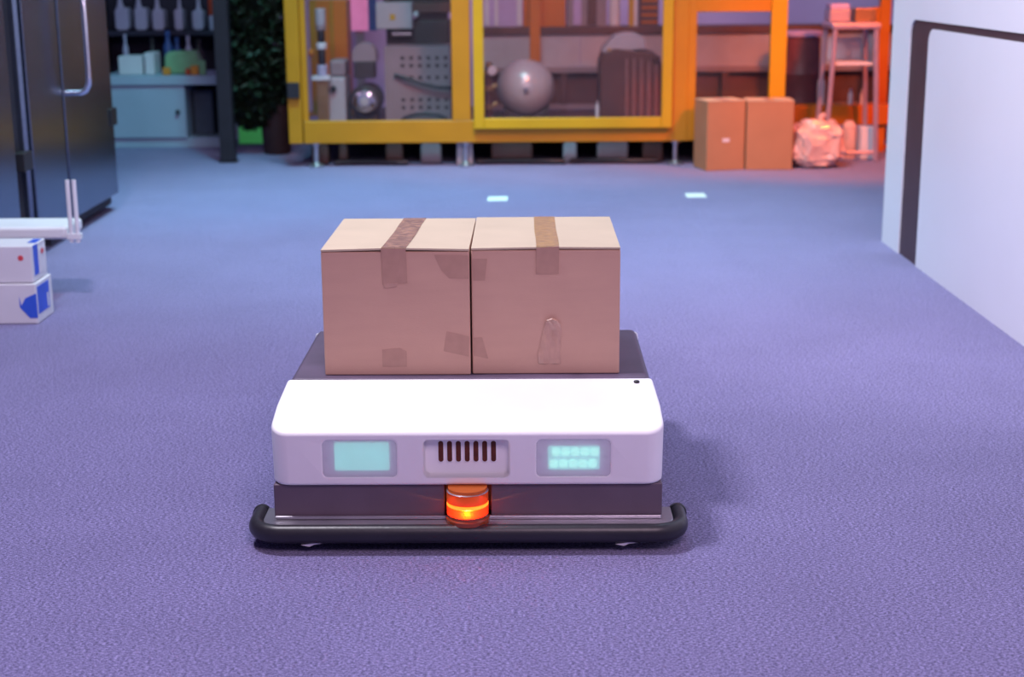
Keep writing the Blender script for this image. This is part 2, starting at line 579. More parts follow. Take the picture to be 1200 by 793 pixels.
# vent: seven upright slots in a plate at the bottom of the pocket
vp = obj('vent_plate', bx(-.078, .076, .0215, .0225, LZ - .034, LZ + .034), 'white_shell', rb)
for i in range(7):
    x = -.0515 + .01705 * i
    bm = prism([(px_, .0207, pz_) for px_, pz_ in rrect(x, LZ + .0085, .0098, .0425, .0047)], (0, .003, 0))
    obj('vent_slot', bm, 'slot_dark', vp)
    bm = bmesh.new()
    o2 = rrect(x, LZ + .0085, .0116, .0445, .0056)
    i2 = rrect(x, LZ + .0085, .0098, .0425, .0047)
    a = [bm.verts.new((q[0], .0198, q[1])) for q in o2]
    b = [bm.verts.new((q[0], .0198, q[1])) for q in i2]
    c_ = [bm.verts.new((q[0], .0216, q[1])) for q in o2]
    for k in range(len(a)):
        j = (k + 1) % len(a)
        bm.faces.new((a[k], a[j], b[j], b[k]))
        bm.faces.new((a[k], c_[k], c_[j], a[j]))
    obj('slot_rim', bm, 'white_shell', vp)
# headlamps
for cx, rows in ((-.208, False), (.2055, True)):
    hl = obj('headlamp', prism([(x, .0085, z) for x, z in rrect(cx, LZ, .140, .071, .010)], (0, .002, 0)), 'white_shell', rb)
    hl['label'] = 'green-lit headlamp showing two rows of diodes' if rows else 'pale green evenly glowing headlamp panel'
    if rows:
        obj('lamp_tray', prism([(x, .0065, z) for x, z in rrect(cx + .001, LZ - .001, .100, .048, .004)], (0, .0021, 0)), 'led_tray', hl)
        for r_ in range(2):
            for k in range(5):
                x = cx - .038 + .0188 * k + (.004 if r_ == 0 else 0)
                z = LZ + (.0115 if r_ == 0 else -.0125)
                bm = prism([(q[0], .0045, q[1]) for q in rrect(x, z, .0155, .0165, .005, 4)], (0, .002, 0))
                obj('diode', bm, 'led_green', hl)
    else:
        obj('lamp_panel', prism([(x, .0055, z) for x, z in rrect(cx + .004, LZ + .003, .106, .056, .004)], (0, .003, 0)), 'led_panel', hl)
    for sx in (-1, 1):
        obj('lens_screw', lathe([(0, 0), (.0032, 0), (.0032, .002), (.002, .003), (0, .003)], (cx + sx * .0635, .0085, LZ), 'Y', 12),
            'screw_grey', hl, smooth=True)
    obj('lens', prism([(x, .0018, z) for x, z in rrect(cx, LZ, .146, .077, .010)], (0, .0012, 0)), 'lens', hl)
    bm = bmesh.new()
    o2, i2 = rrect(cx, LZ, .151, .083, .012), rrect(cx, LZ, .144, .075, .010)
    a = [bm.verts.new((q[0], .0002, q[1])) for q in o2]
    b = [bm.verts.new((q[0], .0012, q[1])) for q in i2]
    c_ = [bm.verts.new((q[0], .004, q[1])) for q in i2]
    for k in range(len(a)):
        j = (k + 1) % len(a)
        bm.faces.new((a[k], a[j], b[j], b[k]))
        bm.faces.new((b[k], b[j], c_[j], c_[k]))
    obj('lens_rim', bm, 'white_shell', hl, smooth=True)
# scanner / beacon under the front cover
SYC = -.004
bc = obj('scanner', lathe([(0, .0540), (.043, .0540), (.043, .062), (.040, .065), (.040, .070), (0, .070)], (0, SYC, 0), 'Z', 36), 'beacon_dark', rb, smooth=True)
bc['label'] = 'orange glowing scanner dome'
obj('scanner_shell', lathe([(.0405, .0705), (.0405, .0865), (.037, .0868), (.037, .0705)], (0, SYC, 0), 'Z', 36), 'beacon_glass', bc, smooth=True)
obj('light_band', lathe([(.0375, .0875), (.0405, .0885), (.0405, .0935), (.0375, .0945)], (0, SYC, 0), 'Z', 36), 'beacon_band', bc, smooth=True)
obj('scanner_dome', lathe([(.037, .0952), (.0405, .0955), (.0405, .113), (.038, .117), (.038, .1236)], (0, SYC, 0), 'Z', 36), 'beacon_glass', bc, smooth=True)
obj('scanner_ring', lathe([(.0385, .1150), (.0412, .1165), (.0385, .1180)], (0, SYC, 0), 'Z', 36), 'steel_lip', bc, smooth=True)
obj('scanner_core', lathe([(0, .0705), (.023, .0705), (.023, .114), (0, .114)], (0, SYC, 0), 'Z', 24), 'beacon_core', bc, smooth=True)
bl = bpy.data.lights.new('beacon_light', 'POINT')
bl.energy = 1.0
bl.specular_factor = 0.0
bl.color = (1.0, 0.30, 0.06)
bl.shadow_soft_size = 0.002
bo = bpy.data.objects.new('beacon_light', bl)
C.objects.link(bo)
bo.parent = rb
bo.location = (0, SYC - .032, .080)
# small black release button on the cover
obj('release_button', lathe([(0, 0), (.006, 0), (.006, .003), (.0045, .0042), (0, .0042)], (.338, .168, .2828), 'Z', 16), 'black_plastic', rb, smooth=True)


# ================================================================ CARDBOARD BOXES ON THE DECK
def strip(name, path, wd, m, parent, th=.0007, jag=0.0, xs=None):
    """thin tape following (y, z) path, wd wide round x centre(s) xs"""
    bm = bmesh.new()
    a, b = [], []
    for k, (y, z) in enumerate(path):
        j = random.uniform(-jag, jag) if k in (0, len(path) - 1) else 0
        x = xs[k] if isinstance(xs, (list, tuple)) else xs
        a.append(bm.verts.new((x - wd / 2, y, z + j)))
        b.append(bm.verts.new((x + wd / 2, y, z - j)))
    for k in range(len(path) - 1):
        bm.faces.new((a[k], b[k], b[k + 1], a[k + 1]))
    o = obj(name, bm, m, parent)
    s = o.modifiers.new('thick', 'SOLIDIFY')
    s.thickness = th
    s.offset = 0
    return o


def patch(pts, m, parent, y=-.0006):
    return obj('tape_patch', prism([(x, y, z) for x, z in pts], (0, .0004, 0)), m, parent)


def carton(name, label, loc, rz, W, D, Hh, lift):
    t = thing(name, label, 'box', loc, rz, 'cardboard boxes on the robot deck')
    bm = bx(-W / 2, W / 2, 0, D, 0, Hh - .004)
    o = obj('body', bm, 'cardboard', t, bevel=0.003)
    o['label'] = 'plain brown cardboard walls'
    for sx in (-1, 1):
        x0, x1 = (-W / 2 + .0005, -.0012) if sx < 0 else (.0012, W / 2 - .0005)
        bm = bmesh.new()
        n = 8
        rows = []
        for j in range(n + 1):
            y = D * j / n
            f = max(0.0, 1 - j / 3.0)
            zl = Hh - .0035 + (lift[0] if sx < 0 else lift[1]) * f
            zr = Hh - .0035 + (lift[1] if sx < 0 else lift[2]) * f
            rows.append([bm.verts.new(p) for p in ((x0, y - .001, zl), (x1, y - .001, zr), (x1, y - .001, zr + .0038), (x0, y - .001, zl + .0038))])
        for p, q in zip(rows[:-1], rows[1:]):
            for k in range(4):
                bm.faces.new((p[k], p[(k + 1) % 4], q[(k + 1) % 4], q[k]))
        bm.faces.new(rows[0][::-1])
        bm.faces.new(rows[-1])
        obj('flap', bm, 'cardboard_top', t)
    return t


DZ = .2888
BW, BD, BH = .299, .385, .261
cA = carton('cardboard_box', 'brown cardboard box with a crumpled brown tape strip on its lid', (-.2345, 2.972, DZ), R(-.9), BW, BD, BH, (.0, .0035, .0005))
cB = carton('cardboard_box', 'brown cardboard box with a golden tape strip on its lid', (.0690, 2.974, DZ), R(-.5), BW + .002, BD, BH + .001, (.0, .002, .0005))
ztop = BH + .0010
o = strip('tape', [(BD - .001, ztop), (.30, ztop), (.2, ztop), (.1, ztop + .001), (-.0005, ztop + .003)], .050, 'tape_crumpled', cA,
      xs=[.012, .008, .006, .002, -.002])
o['label'] = 'crumpled brown tape across the lid'
strip('tape_end', [(-.0022, BH + .003), (-.0014, BH - .012), (-.0009, BH - .07)], .050, 'tape_brown', cA, jag=.002, xs=[-.003, -.002, -.001])
K = .00172


def loc(u, v, ou, ov):
    return ((u - ou) * K, (ov - v) * K)


def lp(pts, ou, ov):
    return [loc(u, v, ou, ov) for u, v in pts]


OA, OB, OV = 467, 641.5, 438.5
patch(lp([(513, 293), (553, 294), (553, 322), (530, 321), (521, 311)], OA, OV), 'tape_brown', cA)
patch(lp([(526, 385), (553, 391), (552, 416), (522, 409)], OA, OV), 'tape_brown', cA)
patch(lp([(449, 407), (470, 405), (478, 409), (478, 428), (449, 428)], OA, OV), 'tape_brown', cA)
patch(lp([(453, 327), (470, 326), (468, 331), (454, 332)], OA, OV), 'tape_clear', cA, -.0016)
o = strip('tape', [(BD - .001, ztop + .001), (.2, ztop + .001), (.1, ztop + .0015), (-.0005, ztop + .0025)], .046, 'tape_gold', cB, xs=[.002, .002, .004, .004])
o['label'] = 'golden brown tape across the lid'
strip('tape_end', [(-.0022, BH + .003), (-.0014, BH - .012), (-.0009, BH - .052)], .046, 'tape_brown', cB, jag=.002, xs=[.004, .004, .003])
patch(lp([(556, 297), (573, 297), (570, 323), (556, 323)], OB, OV - 1.5), 'tape_brown', cB)
patch(lp([(556, 392), (566, 392), (573, 418), (556, 414)], OB, OV - 1.5), 'tape_brown', cB)
# half-detached, wrinkled clear tape with a curled end
bm = bmesh.new()
rows = []
cols = [(.5, -.0009), (.3, -.0022), (.0, -.0012), (-.25, -.0026), (-.5, -.0009)]
for k, (v, cu, wd) in enumerate([(424, 646, 27), (412, 645, 26), (402, 647, 24), (392, 648, 23), (383, 649, 22), (376, 650, 18), (371, 648, 14)]):
    rr = []
    for q, (fx, fy) in enumerate(cols):
        x, z = loc(cu + fx * wd, v, OB, OV - 1.5)
        rr.append(bm.verts.new((x, fy - (.004 if k == 6 else .0015 if k == 5 else 0) - .0008 * ((k + q) % 2), z)))
    rows.append(rr)
for p, q in zip(rows[:-1], rows[1:]):
    for k in range(len(cols) - 1):
        bm.faces.new((p[k], p[k + 1], q[k + 1], q[k]))
o = obj('loose_tape', bm, 'tape_clear', cB)
o['label'] = 'loose wrinkled strip of clear tape'
x0, z0 = loc(649, 371, OB, OV - 1.5)
obj('tape_curl', tube([(x0 - .012, -.002, z0 - .004), (x0 - .009, -.006, z0), (x0, -.007, z0 + .003), (x0 + .007, -.006, z0), (x0 + .011, -.002, z0 - .006)], .0022, 8),
    'tape_clear', cB, smooth=True)

# ================================================================ FLOOR MARKERS
for u, v, lab in ((583, 233, 'white tape marker on the carpet in line with the two boxes'),
                  (815, 229, 'white tape marker on the carpet before the stacked cartons')):
    d = CAM_M @ Vector(((u - 600) / F_PX, -(v - 396.5) / F_PX, -1))
    t_ = -CAM_H / d.z
    p = (d.x * t_, d.y * t_)
    bm = prism([(p[0] - .05, p[1] - .07, .0002), (p[0] + .048, p[1] - .066, .0002), (p[0] + .05, p[1] + .07, .0002), (p[0] - .046, p[1] + .066, .0002)], (0, 0, .0016))
    tag(obj('floor_marker', bm, 'floor_tape'), lab, 'tape', 'white floor markers')

# ================================================================ STEEL CABINETS ALONG THE LEFT
CX = -1.85


def steel_cabinet(label, y0, y1, xf, doors, foot_z=.03):
    t = thing('steel_cabinet', label, 'cabinet', (0, 0, 0), 0, 'stainless cabinets along the aisle')
    rc = .07
    pl = [(xf - .9, y0), (xf - .012, y0), (xf, y0 + .012)] + [(x, y) for x, y in arc(xf - rc, y1 - rc, rc, 0, 90, 7)] + [(xf - .9, y1)]
    obj('body', prism([(x, y, foot_z + .05) for x, y in pl], (0, 0, 1.95)), 'brushed_steel', t, smooth=True)
    pl2 = [(xf - .88, y0 + .03), (xf - .05, y0 + .03)] + [(x, y) for x, y in arc(xf - .03 - .06, y1 - .03 - .06, .06, 0, 90, 5)] + [(xf - .88, y1 - .03)]
    obj('plinth', prism([(x, y, foot_z) for x, y in pl2], (0, 0, .0498)), 'dark_gap', t)
    for (a, b) in doors:
        d = obj('door', bx(xf + .0004, xf + .012, a, b, foot_z + .06, 1.9), 'brushed_steel', t, bevel=.006)
    for yy in (y0 + .12, y1 - .14):
        for xx in (xf - .12, xf - .75):
            obj('foot', lathe([(0, 0), (.035, 0), (.035, .012), (.018, .02), (.018, foot_z), (0, foot_z)], (xx, yy, 0), 'Z', 16), 'black_plastic', t, smooth=True)
    return t


YG = 5.62
c1 = steel_cabinet('brushed steel cabinet beside the stack of blue-ended cartons', 4.75, YG, CX, [(4.82, YG - .04)])
c2 = steel_cabinet('brushed steel cabinet with a long chrome door handle and rounded corner', YG + .14, 7.10, CX,
                   [(YG + .17, 6.22), (6.25, 7.0)])
obj('filler_strip', bx(CX - .30, CX - .03, YG + .001, YG + .139, .06, 1.9), 'dark_gap', c1)
obj('hinge', bx(CX - .03, CX + .02, YG + .03, YG + .135, .36, .43), 'black_plastic', c1, bevel=.004)
obj('corner_bracket', bx(CX - .02, CX + .022, 6.93, 7.03, .40, .48), 'black_plastic', c2, bevel=.004)
HY = 6.36
hp = [(CX + .012, HY - .0, .60), (CX + .05, HY, .60), (CX + .072, HY, .61), (CX + .085, HY, .635), (CX + .088, HY, .67), (CX + .088, HY, 1.6), (CX + .012, HY, 1.62)]
obj('handle', tube(hp, .013, 12), 'chrome', c2, smooth=True, ang=60)

# low platform trolley with short twin rods at its end
ty = 5.02
tp = at(78, 274, ty)
tx1, tz1 = tp.x, at(60, 266, ty).z
tz0 = at(60, 281, ty).z
tr = thing('platform_trolley', 'low white platform trolley with two short upright rods at its end', 'trolley', (tx1, ty, 0))
obj('platform', bx(-.325, 0, -.0, .20, tz0, tz1), 'white_paint', tr, bevel=.012, seg=3)
obj('under_frame', bx(-.30, -.06, .02, .18, tz0 - .025, tz0 - .0005), 'dark_gap', tr)
for xx in (-.17, -.26):
    for yy in (.05, .15):
        w_ = obj('caster_wheel', lathe([(0, -.015), (.03, -.015), (.04, -.008), (.04, .008), (.03, .015), (0, .015)], (xx, yy, .04), 'Y', 20), 'rubber', tr, smooth=True)
        obj('caster_fork', bx(xx - .02, xx + .02, yy - .022, yy + .022, .0805, tz0 - .0255), 'steel_lip', tr)
rz1 = at(83, 211, ty).z
for xx in (.014, .036):
    obj('end_rod', tube([(xx, .006, tz0 - .01), (xx, .006, rz1)], .0075, 10), 'white_paint', tr, smooth=True, ang=60)
obj('rod_socket', bx(.0005, .048, -.004, .020, tz0 + .002, tz0 + .02), 'white_paint', tr)


# white cartons with blue ends
def white_carton(label, x1, y0, z0, W, D, Hh, style):
    t = thing('blue_ended_carton', label, 'carton', (x1, y0, z0), 0, 'white cartons stacked on the carpet')
    obj('body', bx(-W, 0, 0, D, 0, Hh), 'carton_white', t, bevel=.004)
    if style == 0:
        obj('blue_panel', bx(-.002, .0012, .02, D * .42, .02, Hh - .002), 'carton_blue', t)
        obj('white_panel', bx(-.002, .0014, D * .46, D - .01, .02, Hh - .02), 'carton_white', t)
        obj('blue_edge', bx(-.03, -.004, .06, D - .02, Hh - .0005, Hh + .0012), 'carton_blue', t)
        obj('red_mark', prism([(-.035 + .009 * math.cos(a * PI / 5), -.0012, Hh * .68 + .009 * math.sin(a * PI / 5)) for a in range(10)], (0, .002, 0)), 'mark_red', t)
        obj('red_mark', prism([(.0014, D * .7 + .014 * math.cos(a * PI / 5), Hh * .72 + .009 * math.sin(a * PI / 5)) for a in range(10)], (.0012, 0, 0)), 'mark_red', t)
    else:
        obj('blue_panel', bx(-.002, .0014, .012, D - .04, .03, Hh - .012), 'carton_blue', t)
        obj('white_panel', bx(-.002, .0016, D * .62, D * .72, .035, Hh - .05), 'carton_white', t)
        pts = [(.0, Hh - .03), (.0, .02), (-.025, .02), (-.055, .055)] + [(-.055 + .0 * k, .09 + .0 * k) for k in range(1)] + [(-.050, Hh - .07), (-.035, Hh - .045)]
        obj('blue_corner', prism([(x, -.0012, z) for x, z in pts], (0, .002, 0)), 'carton_blue', t)
    return t


yb = 4.68
pb = at(45, 376, yb)
h2 = at(45, 333, yb).z
h3 = at(45, 290, yb).z
white_carton('white carton with a blue wrapped corner lying on the carpet', pb.x, yb, .0005, .29, .17, h2, 1)
white_carton('white carton with red dots and a blue striped end, topmost of its stack', pb.x - .008, yb + .01, h2 + .0025, .28, .15, h3 - h2, 0)

# ================================================================ DISPLAY COUNTER AND SHELF, BACK LEFT
cy = 9.55


def fb(u0, v0, u1, v1, Y, d):
    return bx(*face_box(u0, v0, u1, v1, Y, d))


L0 = at(120, 100, cy).x
zt = at(200, 89, cy).z
xr = at(262, 120, cy).x
xm = at(217, 120, cy).x
ct = thing('display_counter', 'pale display counter with a closed door and an open niche', 'counter', (0, 0, 0))
obj('plinth', bx(L0, xr, cy + .02, cy + .5, 0, .06), 'counter_white', ct)
obj('top_slab', bx(L0 - .02, xr + .01, cy - .02, cy + .55, zt - .055, zt), 'counter_white', ct, bevel=.004)
obj('door', bx(L0 + .01, xm - .004, cy, cy + .02, .062, zt - .057), 'counter_white', ct, bevel=.003)
kp = at(209, 131, cy)
obj('knob', lathe([(0, 0), (.008, 0), (.008, .012), (.014, .014), (.014, .024), (0, .026)], (kp.x, cy - .0003, kp.z), 'Y', 16), 'black_plastic', ct, smooth=True)
obj('niche_back', bx(xm, xr - .02, cy + .42, cy + .44, .06, zt - .055), 'niche_dark', ct)
obj('carcass', bx(L0 + .005, xm - .02, cy + .0205, cy + .5, .0605, zt - .0555), 'counter_white', ct)
obj('divider', bx(xm - .0195, xm, cy + .001, cy + .5, .0605, zt - .0555), 'counter_white', ct)
obj('side_panel', bx(xr - .0195, xr, cy + .001, cy + .5, .0605, zt - .0555), 'counter_white', ct)
b_ = bx(xm + .02, xm + .14, cy + .15, cy + .40, .0605, zt - .10)
tag(obj('storage_bin', b_, 'niche_dark', bevel=.008), 'dark storage bin standing in the open counter niche', 'bin')

sy_ = 10.25
us = thing('display_shelf', 'dark display shelving behind the pale counter', 'shelf', (0, 0, 0))
sx0, sx1 = at(112, 20, sy_).x, at(268, 20, sy_).x
szb = at(200, 36, sy_).z
obj('back_panel', bx(sx0, sx1, sy_ + .34, sy_ + .36, 0, 1.7), 'shelf_back', us)
obj('side_panel', bx(sx0 - .03, sx0 - .0005, sy_, sy_ + .36, 0, 1.7), 'shelf_back', us)
obj('side_panel', bx(sx1 + .0005, sx1 + .03, sy_, sy_ + .36, 0, 1.7), 'shelf_back', us)
for z in (szb - .03, szb - .42, szb + .5):
    obj('shelf_board', bx(sx0, sx1, sy_ + .01, sy_ + .3395, z, z + .029), 'shelf_back', us)


def jug(label, u0, u1, vtop, neck, m='jug_white'):
    a, b = at(u0, vtop, sy_ + .05), at(u1, 35, sy_ + .05)
    w_ = (b.x - a.x)
    h_ = a.z - szb
    t = thing('jug', label, 'jug', ((a.x + b.x) / 2, sy_ + .12, szb + .0), 0, 'pale jugs on the dark shelf')
    obj('body', prism([(x, -.06, z + h_ / 2) for x, z in rrect(0, 0, w_, h_, min(.03, w_ * .3))], (0, .12, 0)), m, t, bevel=.01, seg=3)
    obj('neck', lathe([(w_ * .30, 0), (w_ * .22, .02), (w_ * .16, .05), (w_ * .16, .10), (0, .10)], (neck * w_, 0, h_ - .002), 'Z', 16), m, t, smooth=True)
    obj('cap', lathe([(w_ * .20, 0), (w_ * .20, .03), (0, .032)], (neck * w_, 0, h_ + .099), 'Z', 16), m, t, smooth=True)
    return t


jug('pale wide jug standing at the end of the shelf by the steel cabinet', 133, 151, 9, -.2)
jug('pale jug with its neck to one side, second from the steel cabinet', 156, 172, 9, -.25)
jug('pale jug with a slanted shoulder, third from the steel cabinet', 177, 192, 11, -.15)
jug('slim pale jug standing on the shelf above the green bag', 203, 214, 11, 0)
jug('pinkish square jug next to the red bottle', 224, 238, 12, 0)
a, b = at(242, 18, sy_ + .05), at(254, 35, sy_ + .05)
t = thing('red_capped_bottle', 'pale bottle with a tall red cap beside the black post', 'bottle', ((a.x + b.x) / 2, sy_ + .12, szb))
w_ = b.x - a.x
obj('body', lathe([(0, 0), (w_ / 2, 0), (w_ / 2, (a.z - szb) * .9), (w_ * .4, a.z - szb), (0, a.z - szb)], (0, 0, .0), 'Z', 20), 'jug_white', t, smooth=True)
obj('cap', lathe([(w_ * .5, 0), (w_ * .5, .10), (w_ * .35, .14), (0, .14)], (0, 0, a.z - szb + .0005), 'Z', 20), 'red_plastic', t, smooth=True)
# things on the counter top
ya = cy + .12


def on_counter(name, label, cat, u0, v0, u1, m, d=.18, y=ya, group=None):
    a, b = at(u0, v0, y), at(u1, v0, y)
    o = obj(name, bx(a.x, b.x, y, y + d, zt + .0005, a.z), m, bevel=.006)
    return tag(o, label, cat, group)


on_counter('white_carton', 'wide white carton lying on the counter', 'carton', 138, 66, 166, 'carton_white')
on_counter('white_carton', 'small bright white carton beside the green bag', 'carton', 168.5, 62, 180, 'carton_white')
a, b = at(190, 60, ya), at(234, 60, ya)
h_ = a.z - zt
pts = [(a.x, zt + .0005), (b.x - .03, zt + .0005), (b.x, zt + h_ * .35), (b.x - .04, zt + h_), (a.x + .03, zt + h_ * .97), (a.x + .005, zt + h_ * .8)]
gb = tag(obj('green_bag', prism([(x, ya + .02, z) for x, z in pts], (0, .14, 0)), 'green_bag', bevel=.02, seg=3), 'pale green bag on the display counter', 'bag')
for u0, u1, v0, m, lab in ((190, 199, 79, 'orange_small', 'small orange pack at the foot of the green bag'),
                           (217, 222, 80, 'red_plastic', 'small dark red pack in front of the green bag'),
                           (223, 232, 77, 'orange_small', 'orange pack beside the dark red pack'),
                           (233, 240, 71, 'green_bag', 'small upright green pack at the end of the counter')):
    on_counter('small_pack', lab, 'pack', u0, v0, u1, m, .03, ya - .06)
for u, vt_, rr, m, lab in ((196, 36, .032, 'blue_plastic', 'tall blue bottle behind the green bag'),
                           (207, 44, .026, 'blue_plastic', 'short dark blue bottle behind the green bag'),
                           (146, 40, .018, 'jug_white', 'thin pale bottle behind the wide white carton'),
                           (178, 45, .028, 'black_plastic', 'black bottle behind the small white carton'),
                           (220, 42, .022, 'jug_white', 'slim grey bottle behind the green bag'),
                           (232, 46, .028, 'black_plastic', 'black bottle near the end of the counter')):
    p = at(u, vt_, ya + .28)
    h_ = p.z - zt
    t = thing('bottle', lab, 'bottle', (p.x, ya + .28, zt + .0005))
    obj('body', lathe([(0, 0), (rr, 0), (rr, h_ * .62), (rr * .45, h_ * .76), (rr * .45, h_ * .86), (0, h_ * .86)], (0, 0, 0), 'Z', 18), m, t, smooth=True)
    obj('cap', lathe([(rr * .52, h_ * .8605), (rr * .52, h_), (0, h_)], (0, 0, 0), 'Z', 18), m, t, smooth=True)

# black post, plant, green panel
py = 8.8
p = at(268, 186, py)
t = thing('black_post', 'square black post standing between the counter and the plant', 'post', (p.x, py, 0))
obj('shaft', bx(-.042, .042, -.042, .042, .012, 2.4), 'post_black', t, bevel=.004)
obj('foot_plate', bx(-.05, .05, -.05, .05, 0, .0118), 'post_black', t)

gy_ = 9.75
tag(obj('green_display_board', fb(278, 120, 316, 168, gy_, .02), 'green_panel'), 'bright green backlit panel standing behind the plant', 'panel')
o = bpy.data.objects['green_display_board']
o.location.z -= face_box(278, 120, 316, 168, gy_, .02)[4]

ply = 9.2
pp = at(325, 172, ply)
pl = thing('potted_plant', 'dense dark leafy plant in a tall brown pot', 'plant', (pp.x, ply, 0))
ph = at(325, 122, ply).z
obj('pot', lathe([(0, 0), (.075, 0), (.085, .02), (.095, ph - .02), (.100, ph), (.088, ph), (.085, ph - .03), (0, ph - .03)], (0, 0, 0), 'Z', 24), 'pot_brown', pl, smooth=True)
obj('trunk', tube([(0, 0, ph - .03), (-.01, 0, ph + .25), (-.03, .01, ph + .8)], .018, 8), 'bark', pl, smooth=True)
bm = bmesh.new()


def leaf(bm, c, L, W, rot):
    v = [Vector((-L / 2, 0, 0)), Vector((-L * .1, W / 2, L * .06)), Vector((L / 2, 0, -L * .05)), Vector((-L * .1, -W / 2, L * .06))]
    vs = [bm.verts.new(c + rot @ q) for q in v]
    bm.faces.new((vs[0], vs[1], vs[2]))
    bm.faces.new((vs[0], vs[2], vs[3]))


from mathutils import Euler
for k in range(6500):
    z = random.uniform(ph - .12, 1.55)
    rr = .215 * min(1, (z - ph + .22) / .26)
    aa = random.uniform(0, 2 * PI)
    q = rr * math.sqrt(random.random())
    ctr = Vector((-.10 + q * math.cos(aa), -.02 + q * .8 * math.sin(aa), z - .22 * max(0, (-math.cos(aa)) * q / .21) * .35))
    leaf(bm, ctr, random.uniform(.05, .10), random.uniform(.025, .045), Euler((random.uniform(-1, 1), random.uniform(-1, 1), random.uniform(0, 6.3))).to_matrix())
o = obj('foliage', bm, 'leaf', pl)
o['kind'] = 'stuff'
bm = bmesh.new()
for k in range(26):
    z = random.uniform(ph + .0, 1.2)
    leaf(bm, Vector((-.275 + random.uniform(-.02, .03), -.15 + random.uniform(-.02, .02), z)), .035, .022, Euler((random.uniform(.6, 1.6), random.uniform(-.4, .4), random.uniform(0, 6.3))).to_matrix())
o = obj('pale_leaves', bm, 'leaf_pale', pl)
o['kind'] = 'stuff'
o['label'] = 'pale leaf tips along the edge'

# ================================================================ YELLOW MACHINE GUARD
GY = 8.50
gd = thing('machine_guard', 'yellow framed safety guard with clear panes around the machinery', 'guard', (0, 0, 0))


def bar(name, u0, v0, u1, v1, m='yellow_paint', Y=GY, d=.06, bev=.004, parent=None, zlo=None, zhi=None, xlo=None, xhi=None):
    e = list(face_box(u0, v0, u1, v1, Y, d))
    if zhi is not None:
        e[5] = zhi
    if zlo is not None:
        e[4] = zlo
    return obj(name, bx(*e), m, parent or gd, bevel=bev)


ZT = 1.9
zb = at(560, 167, GY).z          # underside of the guard
zi = at(560, 141, GY).z          # upper side of the bottom rail
bar('post', 332, 0, 355, 165, zlo=zb, zhi=ZT)
bar('post', 528, 0, 552, 165, zlo=zi + .0003, zhi=ZT)
bar('post', 782, 0, 805, 165, zlo=zb, zhi=ZT, Y=GY + .005)
a, b = at(353, 80, GY).x, at(784, 80, GY).x
obj('bottom_rail', bx(a + .0005, b - .0005, GY + .001, GY + .059, zb, zi), 'yellow_paint', gd, bevel=.004)
obj('top_rail', bx(a + .0005, b - .0005, GY + .001, GY + .059, 1.80, 1.9), 'yellow_paint', gd, bevel=.004)
# inner reveal of the fixed pane
bar('reveal_strip', 353, 80, 362, 141, 'yellow_paint', GY + .03, .03, .002, zlo=zi + .0005, zhi=1.7995)
# hinged door frame, proud of the posts
x0, x1 = at(553.5, 0, GY - .03).x, at(790, 0, GY - .03).x
z0 = at(600, 151, GY - .03).z
z1 = at(600, 138.5, GY - .03).z
dr = obj('door_frame', bx(x0, x0 + .058, GY - .03, GY - .0005, z0, 1.85), 'yellow_bright', gd, bevel=.004)
dr['label'] = 'brighter yellow hinged door frame'
obj('door_stile', bx(x1 - .058, x1, GY - .03, GY - .0005, z0, 1.85), 'yellow_bright', dr, bevel=.004)
obj('door_rail', bx(x0 + .0585, x1 - .0585, GY - .0295, GY - .001, z0, z1), 'yellow_bright', dr, bevel=.004)
obj('door_rail', bx(x0 + .0585, x1 - .0585, GY - .0295, GY - .001, 1.79, 1.85), 'yellow_bright', dr, bevel=.004)
obj('door_pane', bx(x0 + .059, x1 - .059, GY - .018, GY - .014, z1 + .0005, 1.7895), 'guard_pane', dr)
xa, xb = at(361, 80, GY + .03).x, at(527.5, 0, GY + .03).x
obj('pane', bx(xa, xb, GY + .028, GY + .032, zi + .0005, 1.7995), 'guard_pane', gd)
obj('latch', fb(336, 97, 351, 115, GY - .025, .0245), 'post_black', gd, bevel=.003)
# side bay: post, head rail, far post
zs = at(850, 14, GY + .01).z
bar('side_post', 805.5, 0, 814, 165, 'yellow_paint', GY + .01, .05, zlo=zb + .001, zhi=ZT)
bar('side_post', 905, 0, 918, 165, 'yellow_bright', GY + .01, .05, zlo=.0005, zhi=ZT)
a, b = at(814.4, 0, GY + .01).x, at(904.6, 0, GY + .01).x
obj('side_head_rail', bx(a, b, GY + .012, GY + .058, zs, zs + .25), 'yellow_paint', gd, bevel=.004)
a2 = at(814.4, 0, GY + .03).x
obj('side_bottom_rail', bx(a, b, GY + .012, GY + .058, zb, zb + .11), 'yellow_paint', gd, bevel=.004)
obj('side_pane', bx(a, b, GY + .033, GY + .037, zb + .1105, zs - .0005), 'guard_pane', gd)
# levelling feet
for u in (371, 546, 791):
    p = at(u, 190, GY + .03)
    f = obj('foot', lathe([(0, 0), (.045, 0), (.045, .010), (.022, .022), (.014, .03), (.014, zb - .012), (.026, zb - .012), (.026, zb - .0005), (0, zb - .0005)],
                          (p.x, GY + .03, 0), 'Z', 18), 'steel_lip', gd, smooth=True)
obj('foot_block', bx(at(532, 0, GY).x, at(551, 0, GY).x, GY + .075, GY + .14, .0, zb - .001), 'light_grey_paint', gd, bevel=.004)

